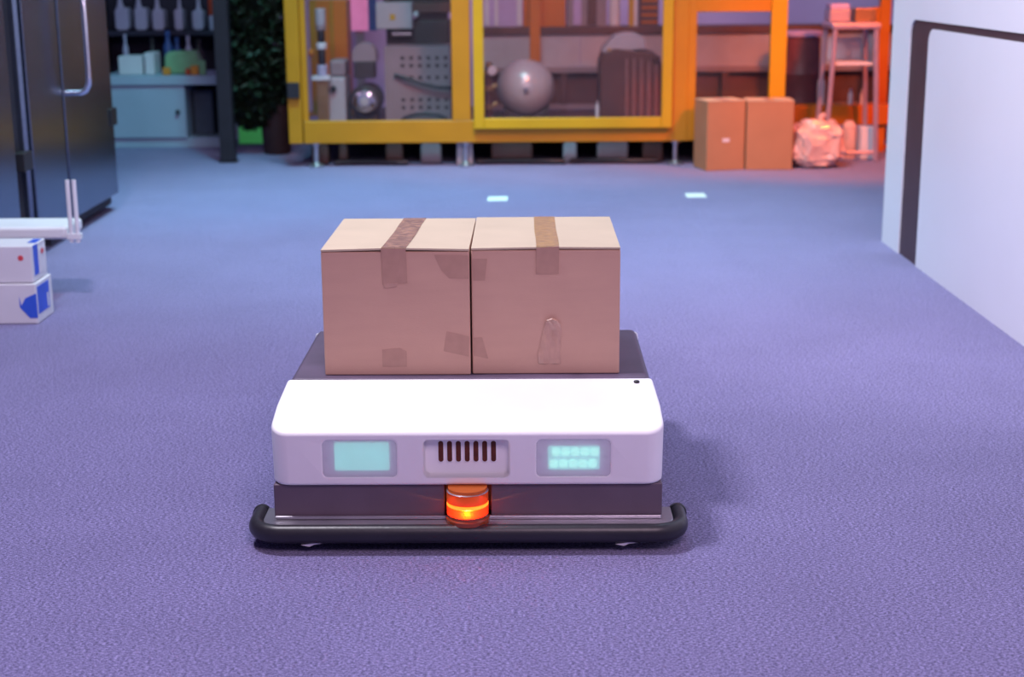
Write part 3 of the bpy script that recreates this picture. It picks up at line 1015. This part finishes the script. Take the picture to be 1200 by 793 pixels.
# ================================================================ MACHINE BED AND WHAT STANDS ON IT
BY0, BY1, BZ = 8.64, 10.15, .195
bed = thing('machine_bed', 'dark steel machine bed on short feet under the yellow guard', 'machine', (0, 0, 0))
bxa, bxb = at(356, 0, 8.9).x, at(912, 0, 8.9).x
obj('bed_plate', bx(bxa, bxb, BY0, BY1, .125, BZ), 'brown_machine', bed, bevel=.006)
for u, wd in ((375, .10), (402, .05), (462, .10), (505, .12), (600, .24), (668, .08), (718, .18), (765, .12), (860, .2)):
    x = at(u, 180, 8.65).x
    obj('bed_foot', bx(x - wd / 2, x + wd / 2, 8.645, 8.74, .0, .1245), ('brown_machine', 'grey_paint', 'light_grey_paint')[int(u) % 3], bed, bevel=.015, seg=3)
for u, wd in ((470, .5), (700, .7)):
    x = at(u, 180, 9.5).x
    obj('bed_foot', bx(x - wd, x + wd, 9.7, 9.8, .0, .1245), 'dark_machine', bed, bevel=.01)
# hoses lying under the guard
for us_, lab in (((392, 410, 440, 468, 478), 'black hose curled under the fixed pane of the yellow guard'),
                 ((560, 590, 625, 650, 662), 'black hose curled under the yellow guard below the round tank'),
                 ((668, 690, 720, 750, 770), 'black hose curled under the yellow guard below the brown motor')):
    pts = []
    for k, u in enumerate(us_):
        p = at(u, 188, 8.60)
        pts.append((p.x, 8.60 + .02 * math.sin(k * 1.4), .017))
    P2 = []
    for p, q in zip(pts[:-1], pts[1:]):
        for f in (0, .33, .66):
            P2.append(tuple(p[i] + (q[i] - p[i]) * f for i in range(3)))
    tag(obj('hose', tube(P2 + [pts[-1]], .016, 10), 'rubber', smooth=True, ang=70), lab, 'hose', 'hoses under the guard')


def block(parent, name, u0, v0, u1, v1, Y, d, m, bev=.006, floor=None):
    e = list(face_box(u0, v0, u1, v1, Y, d))
    if floor is not None:
        e[4] = floor
    return obj(name, bx(*e), m, parent, bevel=bev, seg=2), e


# --- pneumatic stack
sp = at(378, 90, 8.92)
t = thing('pneumatic_stack', 'upright stack of black and white pneumatic fittings on a slim stand', 'fitting', (sp.x, 8.92, BZ + .0005))
hs = sp.z - BZ
obj('stand', bx(-.035, .03, -.02, .05, 0, hs - .02), 'brass', t, bevel=.003)
obj('stand_top', bx(-.06, .045, -.035, .06, hs - .0195, hs + .005), 'white_paint', t, bevel=.003)
tops = [(90, 'white_paint'), (76, 'jug_white'), (58, 'black_plastic'), (50, 'white_paint'), (36, 'black_plastic'), (30, 'grey_paint'), (10, 'light_grey_paint')]
zz = hs + .0055
for v, m in tops[1:]:
    z2 = at(378, v, 8.92).z - BZ
    rr = .022 if m == 'black_plastic' else .030
    obj('fitting', lathe([(0, zz), (rr * .85, zz), (rr, zz + .006), (rr, z2 - .006), (rr * .85, z2), (0, z2)], (0, 0, 0), 'Z', 16), m, t, smooth=True)
    zz = z2 + .0004
z2 = at(378, 62, 8.92).z - BZ
obj('orange_knob', lathe([(0, -.03), (.018, -.03), (.022, -.02), (.022, .0), (0, .0)], (-.045, -.01, z2), 'X', 14), 'orange_paint', t, smooth=True)

# --- orange column
t = thing('orange_column', 'tall orange machine column behind the pneumatic fittings', 'column', (0, 0, 0))
o, e = block(t, 'shaft', 361, 0, 408, 66, 9.55, .25, 'orange_paint', .01, BZ + .02)
e_ = e
obj('base_flange', bx(e[0] - .02, e[1] + .02, 9.52, 9.83, BZ + .0003, BZ + .0195), 'orange_paint', t)
x = at(390, 0, 9.54).x
obj('cover_rib', bx(x - .02, x, 9.53, 9.5495, e[4], e[5]), 'yellow_paint', t)
x = at(366, 0, 9.54).x
obj('cover_rib', bx(x - .02, x + .02, 9.53, 9.5495, e[4], e[5]), 'yellow_paint', t)

# --- grey gearbox + round motor
t = thing('gearbox', 'pale grey gearbox with a black knob beside the round motor', 'gearbox', (0, 0, 0))
o, e = block(t, 'housing', 381, 91, 406, 145, 9.0, .3, 'light_grey_paint', .012, BZ + .0003)
p = at(391, 104, 9.0)
obj('knob', lathe([(0, 0), (.016, 0), (.018, .004), (.018, .018), (.013, .024), (0, .024)], (p.x, 8.9997, p.z), 'Y', 16), 'black_plastic', t, smooth=True)
obj('rear_housing', bx(e[0] + .02, e[1] - .001, 9.05, 9.28, e[5] + .0003, e[5] + .10), 'grey_paint', t, bevel=.02, seg=3)

p = at(427, 119, 9.0)
rr = .094
t = thing('round_motor', 'round grey electric motor with a chrome end cap and terminal box', 'motor', (p.x, 9.02, 0))
obj('barrel', lathe([(0, -.26), (rr, -.26), (rr, -.03), (rr * .92, -.01), (rr * .80, 0), (0, 0)], (0, 0, p.z), 'Y', 36), 'dark_machine', t, smooth=True)
obj('end_cap', lathe([(0, .0005), (rr * .78, .0005), (rr * .78, .012), (rr * .66, .03), (rr * .45, .034), (rr * .40, .026), (0, .026)], (0, 0, p.z), 'Y', 36), 'chrome', t, smooth=True)
obj('cap_center', lathe([(0, .0265), (rr * .30, .0265), (rr * .26, .036), (0, .038)], (0, 0, p.z), 'Y', 24), 'light_grey_paint', t, smooth=True)
zt1, zt2 = at(427, 91, 9.05).z, at(427, 72, 9.05).z
obj('terminal_box', bx(-.062, .062, .03, .16, zt1 - .005, zt2), 'dark_machine', t, bevel=.006)
zt3 = at(427, 50, 9.08).z
obj('top_hood', prism([(x, .04, z) for x, z in [(.07, zt2 + .0005)] + [(.07 * math.cos(k * PI / 8), zt3 - .07 + .07 * math.sin(k * PI / 8)) for k in range(9)] + [(-.07, zt2 + .0005)]], (0, .16, 0)), 'grey_paint', t, smooth=True)
obj('mount', bx(-.07, .07, .04, .22, BZ + .0003, p.z - rr * .55), 'dark_machine', t)


# --- perforated enclosure
def perforated(x0, x1, z0, z1, y, holes, r, d=.012):
    """front plate with real round holes: cells of a grid, each either solid or holed"""
    bm = bmesh.new()
    xs = sorted({round(v_, 5) for h in holes for v_ in (h[0] - 1.25 * r, h[0] + 1.25 * r)} | {x0, x1})
    zs_ = sorted({round(v_, 5) for h in holes for v_ in (h[1] - 1.25 * r, h[1] + 1.25 * r)} | {z0, z1})
    ctr = {(round(h[0], 4), round(h[1], 4)) for h in holes}
    for i in range(len(xs) - 1):
        for j in range(len(zs_) - 1):
            a_, b2, c2, d2 = xs[i], xs[i + 1], zs_[j], zs_[j + 1]
            m_ = (round((a_ + b2) / 2, 4), round((c2 + d2) / 2, 4))
            hit = [h for h in ctr if abs(h[0] - m_[0]) < 3e-4 and abs(h[1] - m_[1]) < 3e-4]
            if not hit:
                bm.faces.new([bm.verts.new((q[0], y, q[1])) for q in ((a_, c2), (b2, c2), (b2, d2), (a_, d2))])
                continue
            sq = [(b2, m_[1]), (b2, d2), (m_[0], d2), (a_, d2), (a_, m_[1]), (a_, c2), (m_[0], c2), (b2, c2)]
            O_ = [bm.verts.new((q[0], y, q[1])) for q in sq]
            I_ = [bm.verts.new((m_[0] + r * math.cos(k * PI / 4), y, m_[1] + r * math.sin(k * PI / 4))) for k in range(8)]
            K_ = [bm.verts.new((v_.co.x, y + d, v_.co.z)) for v_ in I_]
            for k in range(8):
                l = (k + 1) % 8
                bm.faces.new((O_[k], O_[l], I_[l], I_[k]))
                bm.faces.new((I_[k], I_[l], K_[l], K_[k]))
    return bm


PYY = 9.15
e = face_box(450, 55, 528, 145, PYY, .35)
t = thing('perforated_enclosure', 'grey steel enclosure with rows of round ventilation holes', 'enclosure', (0, 0, 0))
holes = []
for v in (68, 77, 91, 117, 126):
    for k in range(6):
        p = at(472 + 10.1 * k, v, PYY)
        holes.append((round(at(472 + 10.1 * k, 90, PYY).x, 4), round(at(498, v, PYY).z, 4)))
obj('front_plate', perforated(e[0], e[1], BZ + .0003, e[5], PYY, holes, .0125), 'grey_paint', t)
obj('inner_lining', bx(e[0] + .004, e[1] - .004, PYY + .014, PYY + .02, BZ + .001, e[5] - .004), 'dark_machine', t)
obj('shell', bx(e[0], e[1], PYY + .0205, PYY + .35, BZ + .0003, e[5]), 'grey_paint', t)
for s0, s1 in ((e[0], e[0] + .003), (e[1] - .003, e[1])):
    obj('side_lip', bx(s0, s1, PYY + .0003, PYY + .0204, BZ + .001, e[5] - .001), 'grey_paint', t)
obj('top_lip', bx(e[0] + .0035, e[1] - .0035, PYY + .0003, PYY + .0204, e[5] - .0035, e[5]), 'grey_paint', t)
pts = [at(u, v, PYY - .03) for u, v in ((462, 88), (478, 92), (495, 98), (512, 102), (527, 103))]
tag(obj('cable', tube([(pts[0].x, PYY - .012, pts[0].z)] + [tuple(p) for p in pts[1:]] + [(pts[-1].x + .02, PYY - .012, pts[-1].z)], .010, 8), 'rubber', smooth=True, ang=70),
    'dark cable sagging across the perforated enclosure', 'cable')
pts = [at(u, v, PYY - .03) for u, v in ((468, 144), (474, 138), (486, 134), (500, 133), (514, 135), (523, 139), (526, 144))]
tag(obj('cable', tube([tuple(p) for p in pts], .010, 8), 'rubber', smooth=True, ang=70), 'dark cable arching at the foot of the perforated enclosure', 'cable')

# --- dark press with grey control box
t = thing('press_machine', 'dark press body carrying a grey control box above the perforated enclosure', 'machine', (0, 0, 0))
o, e = block(t, 'press_body', 452, 24, 527, 60, 9.62, .3, 'dark_machine', .01, BZ + .0003)
block(t, 'press_head', 482, 3, 527, 15, 9.60, .3, 'brown_machine', .008)
block(t, 'press_crown', 448, -40, 527, 2, 9.63, .3, 'dark_machine', .01)
block(t, 'press_neck', 486, 2, 524, 26, 9.66, .25, 'dark_machine', .004)
o, e = block(t, 'control_box', 440, 3, 483, 34, 9.50, .125, 'light_grey_paint', .006)
p = at(460, 20, 9.5)
obj('yellow_label', bx(p.x - .016, p.x + .016, 9.498, 9.4998, p.z - .018, p.z + .018), 'yellow_bright', t)
p = at(487, 17, 9.56)
obj('white_knob', lathe([(0, 0), (.012, 0), (.018, .006), (.018, .022), (.010, .03), (0, .03)], (p.x, 9.5995, p.z), 'Y', 16), 'white_paint', t, smooth=True)
p = at(471, 40, 9.6)
obj('roller', lathe([(0, -.06), (.022, -.06), (.022, .06), (0, .06)], (p.x, 9.585, p.z), 'X', 16), 'steel_lip', t, smooth=True)

# --- round tank
TYY = 9.12
p = at(616, 103, TYY + .15)
r_t = (at(650, 103, TYY + .15).x - at(583, 103, TYY + .15).x) / 2
t = thing('pressure_tank', 'round glossy grey pressure tank behind the yellow guard door', 'tank', (p.x, TYY + .15, 0))
prof = [(r_t * math.sin(PI * k / 22), -r_t * math.cos(PI * k / 22) * (1.0)) for k in range(23)]
obj('shell', lathe([(r_, h_ ) for r_, h_ in prof], (0, 0, p.z), 'Y', 44), 'tank_grey', t, smooth=True, ang=80)
obj('port', lathe([(0, 0), (.016, 0), (.016, .014), (.010, .02), (0, .02)], (0, -r_t + .004, p.z), 'Y', 16), 'steel_lip', t, smooth=True)
obj('saddle', prism([(x, -.10, z) for x, z in ((-r_t * .75, BZ + .0003), (r_t * .75, BZ + .0003), (r_t * .8, p.z - r_t * .62), (0, p.z - r_t * .98), (-r_t * .8, p.z - r_t * .62))], (0, .2, 0)), 'dark_machine', t)
# pipework at the left of the tank
x0 = at(573, 110, 8.98).x
t = thing('pipe_manifold', 'brass pipe manifold beside the round tank', 'pipes', (x0, 8.98, BZ))
zz = at(573, 78, 8.98).z - BZ
obj('riser', tube([(0, 0, .0005), (0, 0, zz)], .018, 12), 'brown_machine', t, smooth=True)
for k, f in enumerate((.30, .62, .9)):
    obj('branch', tube([(.002, 0, zz * f), (.03, 0, zz * f + .01), (.045, .01, zz * f + .02)], .012, 10), 'brass', t, smooth=True)
    obj('union', lathe([(0, -.014), (.026, -.014), (.026, .014), (0, .014)], (0, 0, zz * f), 'Z', 12), 'brass', t, smooth=True)
obj('gauge', lathe([(0, 0), (.028, 0), (.028, .012), (.022, .018), (0, .018)], (.02, -.02, zz * .93), 'Y', 18), 'white_paint', t, smooth=True)
obj('cap', lathe([(.022, 0), (.022, .02), (.0, .03)], (0, 0, zz), 'Z', 12), 'brass', t, smooth=True)

# --- long conveyor behind, running through door bay and side bay
KY = 9.72
cvx0, cvx1 = at(556, 0, KY).x, at(1052, 0, KY).x
kz = [at(700, v, KY).z for v in (31, 40, 78, 85, 104, 122, 128, 140)]
t = thing('conveyor', 'long conveyor with a dark top rail and pale side panel behind the guard', 'conveyor', (0, 0, 0))
obj('top_rail', bx(cvx0, cvx1, KY - .02, KY + .02, kz[1], kz[0]), 'brown_machine', t, bevel=.003)
for k in range(4):
    xa = cvx0 + (cvx1 - cvx0) * k / 4 + .002
    xb = cvx0 + (cvx1 - cvx0) * (k + 1) / 4 - .002
    obj('side_panel', bx(xa, xb, KY, KY + .03, kz[2], kz[1] - .0005), 'light_grey_paint', t)
obj('lower_rail', bx(cvx0, cvx1, KY - .02, KY + .03, kz[3], kz[2] - .0005), 'grey_paint', t, bevel=.003)
obj('skirt', bx(cvx0, cvx1, KY + .04, KY + .06, BZ + .012, kz[3] - .0005), 'brown_machine', t)
obj('foot_rail', bx(cvx0, cvx1, KY - .02, KY + .03, kz[6], kz[5]), 'grey_paint', t, bevel=.003)
for k in range(6):
    x = cvx0 + .05 + (cvx1 - cvx0 - .1) * k / 5
    lz = BZ + .0003 if x < bxb else 0.0
    obj('leg', bx(x - .02, x + .02, KY - .015, KY + .025, lz, kz[3] - .0005), 'brown_machine', t)
obj('belt', bx(cvx0, cvx1, KY + .031, KY + .40, kz[0] - .03, kz[0] - .005), 'dark_machine', t)
zc = kz[0] + .0004


def on_conveyor(name, label, cat, u0, u1, m, Y=KY + .06, d=.2, top=1.25, bev=.006, ribs=()):
    a, b = at(u0, 10, Y), at(u1, 10, Y)
    t = thing(name, label, cat, ((a.x + b.x) / 2, Y, kz[0] - .0045))
    w_ = (b.x - a.x) / 2
    obj('body', bx(-w_, w_, 0, d, 0, top - zc), m, t, bevel=bev)
    for f, fw, mm in ribs:
        obj('rib', bx(-w_ + 2 * w_ * f - fw / 2, -w_ + 2 * w_ * f + fw / 2, -.012, -.0003, .012, top - zc - .01), mm, t)
    return t


on_conveyor('lilac_cabinet', 'lilac ribbed cabinet standing on the conveyor by the guard door hinge', 'cabinet', 562, 611, 'lilac_panel',
            ribs=((.18, .02, 'white_paint'), (.40, .02, 'white_paint'), (.95, .03, 'white_paint')))
t = on_conveyor('orange_carriage', 'orange machine carriage with a bracket hanging down before the conveyor', 'carriage', 613, 663, 'orange_paint')
pz = at(627, 72, KY - .04).z
xq = at(627, 40, KY - .04).x - t.location.x
obj('bracket', bx(xq - .033, xq + .033, -.10 - .022, -.10, pz - t.location.z, .40), 'orange_paint', t)
obj('bracket_arm', bx(xq - .033, xq + .033, -.0995, -.0004, .10, .18), 'orange_paint', t)
on_conveyor('grey_cabinet', 'grey mauve cabinet on the conveyor beside the orange carriage', 'cabinet', 665, 711, 'grey_paint',
            ribs=((.25, .05, 'lilac_panel'), (.62, .06, 'brown_machine')))
a = at(721, 10, KY + .06)
t = thing('white_pipe', 'upright white pipe standing on the conveyor', 'pipe', (a.x, KY + .12, kz[0] - .0045))
obj('pipe', lathe([(0, 0), (.036, 0), (.036, .6), (0, .6)], (0, 0, 0), 'Z', 20), 'white_paint', t, smooth=True)
obj('collar', lathe([(.0365, .0005), (.042, .0005), (.042, .015), (.0365, .015)], (0, 0, 0), 'Z', 20), 'light_grey_paint', t, smooth=True)
t = on_conveyor('brown_grille_box', 'dark brown grille box with a yellow edge standing on the conveyor', 'box', 750, 772, 'brown_machine')
w_ = .055
for k in range(12):
    obj('grille_bar', bx(-.05, .05, -.01, -.0003, .02 + .045 * k, .035 + .045 * k), 'orange_paint', t)
obj('edge_post', bx(-.130, -.098, 0, .05, 0, .6), 'yellow_bright', t)
obj('edge_strip', bx(-.0975, -.075, 0, .05, 0, .6), 'white_paint', t)

# --- brown ribbed motor with pale hood
MYY = 9.05
a, b = at(704, 57, MYY), at(776, 57, MYY)
t = thing('ribbed_motor', 'large brown ribbed motor under a pale hood, right side of the guard door', 'motor', ((a.x + b.x) / 2, MYY, BZ + .0003))
w_ = (b.x - a.x) / 2
hm = a.z - BZ
pts = [(-w_, 0), (w_, 0), (w_, hm * .80), (w_ * .8, hm * .93), (-w_ * .55, hm), (-w_ * .9, hm * .93), (-w_, hm * .8)]
obj('housing', prism([(x, 0, z) for x, z in pts], (0, .35, 0)), 'brown_machine', t, bevel=.01)
for k in range(5):
    x = -w_ * .15 + k * w_ * .24
    obj('rib', bx(x - .008, x + .008, -.018, -.0003, .03, hm * (.82 if k > 2 else .86)), 'rib_brown', t, bevel=.003)
zh0, zh1 = at(725, 56, MYY).z - BZ, at(725, 39, MYY).z - BZ
arcp = [(-w_ * .95, zh0 - .03), (-w_ * .85, zh0 + .005), (-w_ * .5, zh1 - .015), (-w_ * .1, zh1), (w_ * .2, zh1 - .004), (w_ * .45, zh1 - .03), (w_ * .5, zh0 - .01)]
obj('hood', prism([(x, .02, z) for x, z in arcp], (0, .28, 0)), 'light_grey_paint', t, bevel=.008)
p = at(714, 59, MYY - .02)
obj('bolt', lathe([(0, 0), (.014, 0), (.014, .012), (0, .014)], (p.x - t.location.x, -.0003, p.z - BZ), 'Y', 12), 'brass', t, smooth=True)
obj('side_shaft', lathe([(0, 0), (.022, 0), (.022, .03), (.014, .045), (0, .045)], (w_ * .82, -.0003, hm * .86), 'Y', 14), 'brown_machine', t, smooth=True)
p = at(700, 124, 8.98)
t = thing('grease_tube', 'small white tube standing beside the brown ribbed motor', 'tube', (p.x, 8.98, BZ + .0003))
obj('barrel', lathe([(0, 0), (.011, 0), (.011, .10), (.008, .11), (0, .11)], (0, 0, 0), 'Z', 14), 'white_paint', t, smooth=True)
obj('cap', lathe([(.007, .1105), (.007, .13), (0, .132)], (0, 0, 0), 'Z', 12), 'light_grey_paint', t, smooth=True)

# added emissive panel far behind, standing in for pink light on the wall + lilac boards
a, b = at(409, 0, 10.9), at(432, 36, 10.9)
t = thing('pink_glow_panel', 'added glowing panel imitating pink light on the wall behind the orange column', 'sign', ((a.x + b.x) / 2, 10.9, 0))
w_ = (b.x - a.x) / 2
obj('panel', bx(-w_, w_, 0, .03, b.z, 1.5), 'pink_glow_panel', t)
obj('stand', bx(-.03, .03, .031, .06, 0, 1.4), 'grey_paint', t)
obj('blue_edge', bx(w_ + .0005, w_ + .06, 0, .03, b.z, 1.5), 'blue_plastic', t)

# ================================================================ CARTONS, STOOLS AND BENCH, BACK RIGHT
YC = 8.28


def back_carton(label, u0, u1, vtop, rz, y):
    a, b = at(u0, vtop, y), at(u1, vtop, y)
    W = b.x - a.x
    t = thing('floor_carton', label, 'box', ((a.x + b.x) / 2, y, 0), rz, 'cartons on the carpet by the guard')
    h_ = a.z
    obj('body', bx(-W / 2, W / 2, 0, .20, 0, h_ - .004), 'carton_dark', t, bevel=.004)
    for s in (-1, 1):
        x0, x1 = (-W / 2, -.0015) if s < 0 else (.0015, W / 2)
        obj('flap', bx(x0, x1, -.001, .201, h_ - .0038, h_), 'cardboard_top', t)
    obj('tape', bx(-.025, .025, -.0016, .2016, h_ + .0002, h_ + .0010), 'tape_brown', t)
    return t, h_


t, h_ = back_carton('cardboard carton standing against the yellow guard post', 828, 876, 118, R(14), YC - .01)
p = at(849, 164, YC)
obj('white_label', bx(-.02, .02, -.0014, -.0003, p.z - .010, p.z + .010), 'carton_white', t)
back_carton('wider cardboard carton beside the plastic bag', 876, 931, 118, R(-2), YC)

# crumpled plastic bag
a, b = at(934, 143, YC), at(990, 191, YC)
t = thing('plastic_bag', 'crumpled clear plastic bag wrapped round a pale bundle', 'bag', ((a.x + b.x) / 2, YC + .12, 0))
w_, h_ = (b.x - a.x) / 2, a.z
bm = bmesh.new()
bmesh.ops.create_icosphere(bm, subdivisions=4, radius=1)
for v in bm.verts:
    n = v.co.copy()
    from mathutils import noise as mn
    f = 1 + .16 * mn.noise(n * 2.3) + .10 * mn.noise(n * 6)
    sx = math.copysign(abs(n.x) ** .6, n.x)
    sy2 = math.copysign(abs(n.y) ** .6, n.y)
    sz = math.copysign(abs(n.z) ** .6, n.z)
    v.co = Vector((sx * w_ * f * 1.05, sy2 * .12 * f, max(0, h_ / 2 + sz * h_ / 2 * f * .96)))
obj('bundle', bm, 'bag_plastic', t)
obj('knot', tube([(w_ * .1, 0, h_ * .9), (w_ * .15, 0, h_ + .02), (w_ * .3, -.01, h_ + .03)], .016, 8), 'bag_plastic', t, smooth=True)

# orange bench
YBn = 9.04
a, b = at(930, 124, YBn), at(1046, 146, YBn)
t = thing('orange_bench', 'low orange bench behind the metal stools', 'bench', (0, YBn, 0))
obj('seat_plank', bx(a.x, b.x, 0, .17, b.z, a.z), 'orange_paint', t, bevel=.006)
for x in (a.x + .06, b.x - .06):
    obj('leg', bx(x - .02, x + .02, .03, .14, 0, b.z - .0005), 'orange_paint', t)
zbn = a.z
for u, vt_, lab in ((963, 84, 'tall white bottle standing on the orange bench'), (997, 104, 'short white bottle on the orange bench, beside its twin'),
                    (1011, 104, 'short white bottle on the orange bench, near the orange post')):
    p = at(u, vt_, YBn + .08)
    hh = p.z - zbn
    t = thing('bench_bottle', lab, 'bottle', (p.x, YBn + .08, zbn + .0003), 0, 'bottles on the orange bench')
    rr = .022 if vt_ < 90 else .014
    obj('body', lathe([(0, 0), (rr, 0), (rr, hh * .7), (rr * .5, hh * .82), (rr * .5, hh * .9), (0, hh * .9)], (0, 0, 0), 'Z', 16), 'white_paint', t, smooth=True)
    obj('cap', lathe([(rr * .55, hh * .9003), (rr * .55, hh), (0, hh)], (0, 0, 0), 'Z', 14), 'white_paint', t, smooth=True)
# white carton below the bench
e = face_box(1007, 148, 1022, 180, 8.75, .1)
tag(obj('white_box', bx(e[0], e[1], 8.70, 8.80, 0, e[5]), 'white_paint', bevel=.006), 'small white box on the carpet under the stool', 'box')
e = face_box(984, 140, 1000, 180, 8.86, .1)
tag(obj('white_canister', lathe([(0, 0), (.042, 0), (.042, e[5] - .03), (.02, e[5]), (0, e[5])], ((e[0] + e[1]) / 2, 8.80, 0), 'Z', 20), 'bag_plastic', smooth=True),
    'pale canister between the plastic bag and the small white box', 'canister')


# metal stools
def stool(label, u0, u1, vseat, Y, back):
    a, b = at(u0, vseat, Y), at(u1, vseat, Y)
    W = b.x - a.x
    zs2 = a.z
    t = thing('metal_stool', label, 'stool', ((a.x + b.x) / 2, Y, 0), 0, 'metal stools by the booth wall')
    obj('seat', bx(-W / 2 - .01, W / 2 + .01, -.02, .30, zs2 - .035, zs2), 'stool_metal', t, bevel=.01, seg=3)
    for sx in (-1, 1):
        for y in (0.0, .27):
            obj('leg', tube([(sx * (W / 2 + .02), y, .003), (sx * (W / 2 - .012), y, zs2 - .036)], .014, 10), 'stool_metal', t, smooth=True)
    for z in (.05,):
        obj('cross_bar', tube([(-W / 2 - .005, -.0, z), (W / 2 + .005, -.0, z)], .012, 8), 'stool_metal', t, smooth=True)
        obj('cross_bar', tube([(-W / 2 - .005, .27, z), (W / 2 + .005, .27, z)], .012, 8), 'stool_metal', t, smooth=True)
    if back:
        obj('side_panel', bx(-W / 2 + .03, W / 2 - .03, .272, .284, zs2 - .22, zs2 - .09), 'white_paint', t, bevel=.006)
        obj('tray', bx(-W / 2 + .02, W / 2 - .02, .02, .25, zs2 - .235, zs2 - .222), 'white_paint', t)
    return t


st = stool('tall metal stool with a white tray under its seat, beside the booth wall', 977, 1030, 27, 8.62, True)
stz = at(977, 27, 8.62).z
# machine block resting on the stool
a, b = at(968, 4, 8.80), at(992, 27, 8.80)
t = thing('grey_instrument', 'mauve grey instrument resting on the stool seat', 'instrument', (at(985, 10, 8.8).x, 8.80, stz + .0003))
obj('case', bx(-.06, .06, 0, .16, 0, .07), 'stool_metal', t, bevel=.008)
obj('lid', bx(-.055, .055, .01, .15, .0703, .10), 'lilac_panel', t, bevel=.006)
p = at(1014, 10, 8.82)
tag(obj('olive_box', bx(p.x - .06, p.x + .06, 8.80, 8.95, stz + .0003, stz + .075), 'brass', bevel=.006), 'olive brown box resting on the stool seat', 'box')
# drum with pale lid
p = at(946, 60, 9.2)
zd = at(946, 42, 9.2).z
t = thing('red_drum', 'dark red drum with a pale lilac lid behind the plastic bag', 'drum', (p.x, 9.37, 0))
obj('barrel', lathe([(0, 0), (.105, 0), (.112, .02), (.112, zd * .32), (.118, zd * .34), (.112, zd * .36), (.112, zd * .64), (.118, zd * .66), (.112, zd * .68), (.112, zd - .02), (.10, zd - .012), (0, zd - .012)],
                    (0, 0, 0), 'Z', 28), 'drum_red', t, smooth=True)
obj('lid', lathe([(.118, zd - .0115), (.124, zd - .005), (.124, zd + .015), (.11, zd + .024), (0, zd + .026)], (0, 0, 0), 'Z', 28), 'lilac_panel', t, smooth=True)
# orange post by the booth wall
p0 = at(1039, 155, 8.98)
t = thing('orange_post', 'slim orange post standing by the white booth wall', 'post', (p0.x + .03, 9.30, 0))
obj('shaft', bx(-.032, .032, -.03, .03, .012, 2.0), 'orange_paint', t, bevel=.004)
obj('foot_plate', bx(-.06, .06, -.06, .06, 0, .0118), 'orange_paint', t)
obj('clamp', bx(-.075, -.0325, -.03, .03, at(1034, 22, 9.3).z - .04, at(1034, 8, 9.3).z), 'orange_paint', t, bevel=.005)
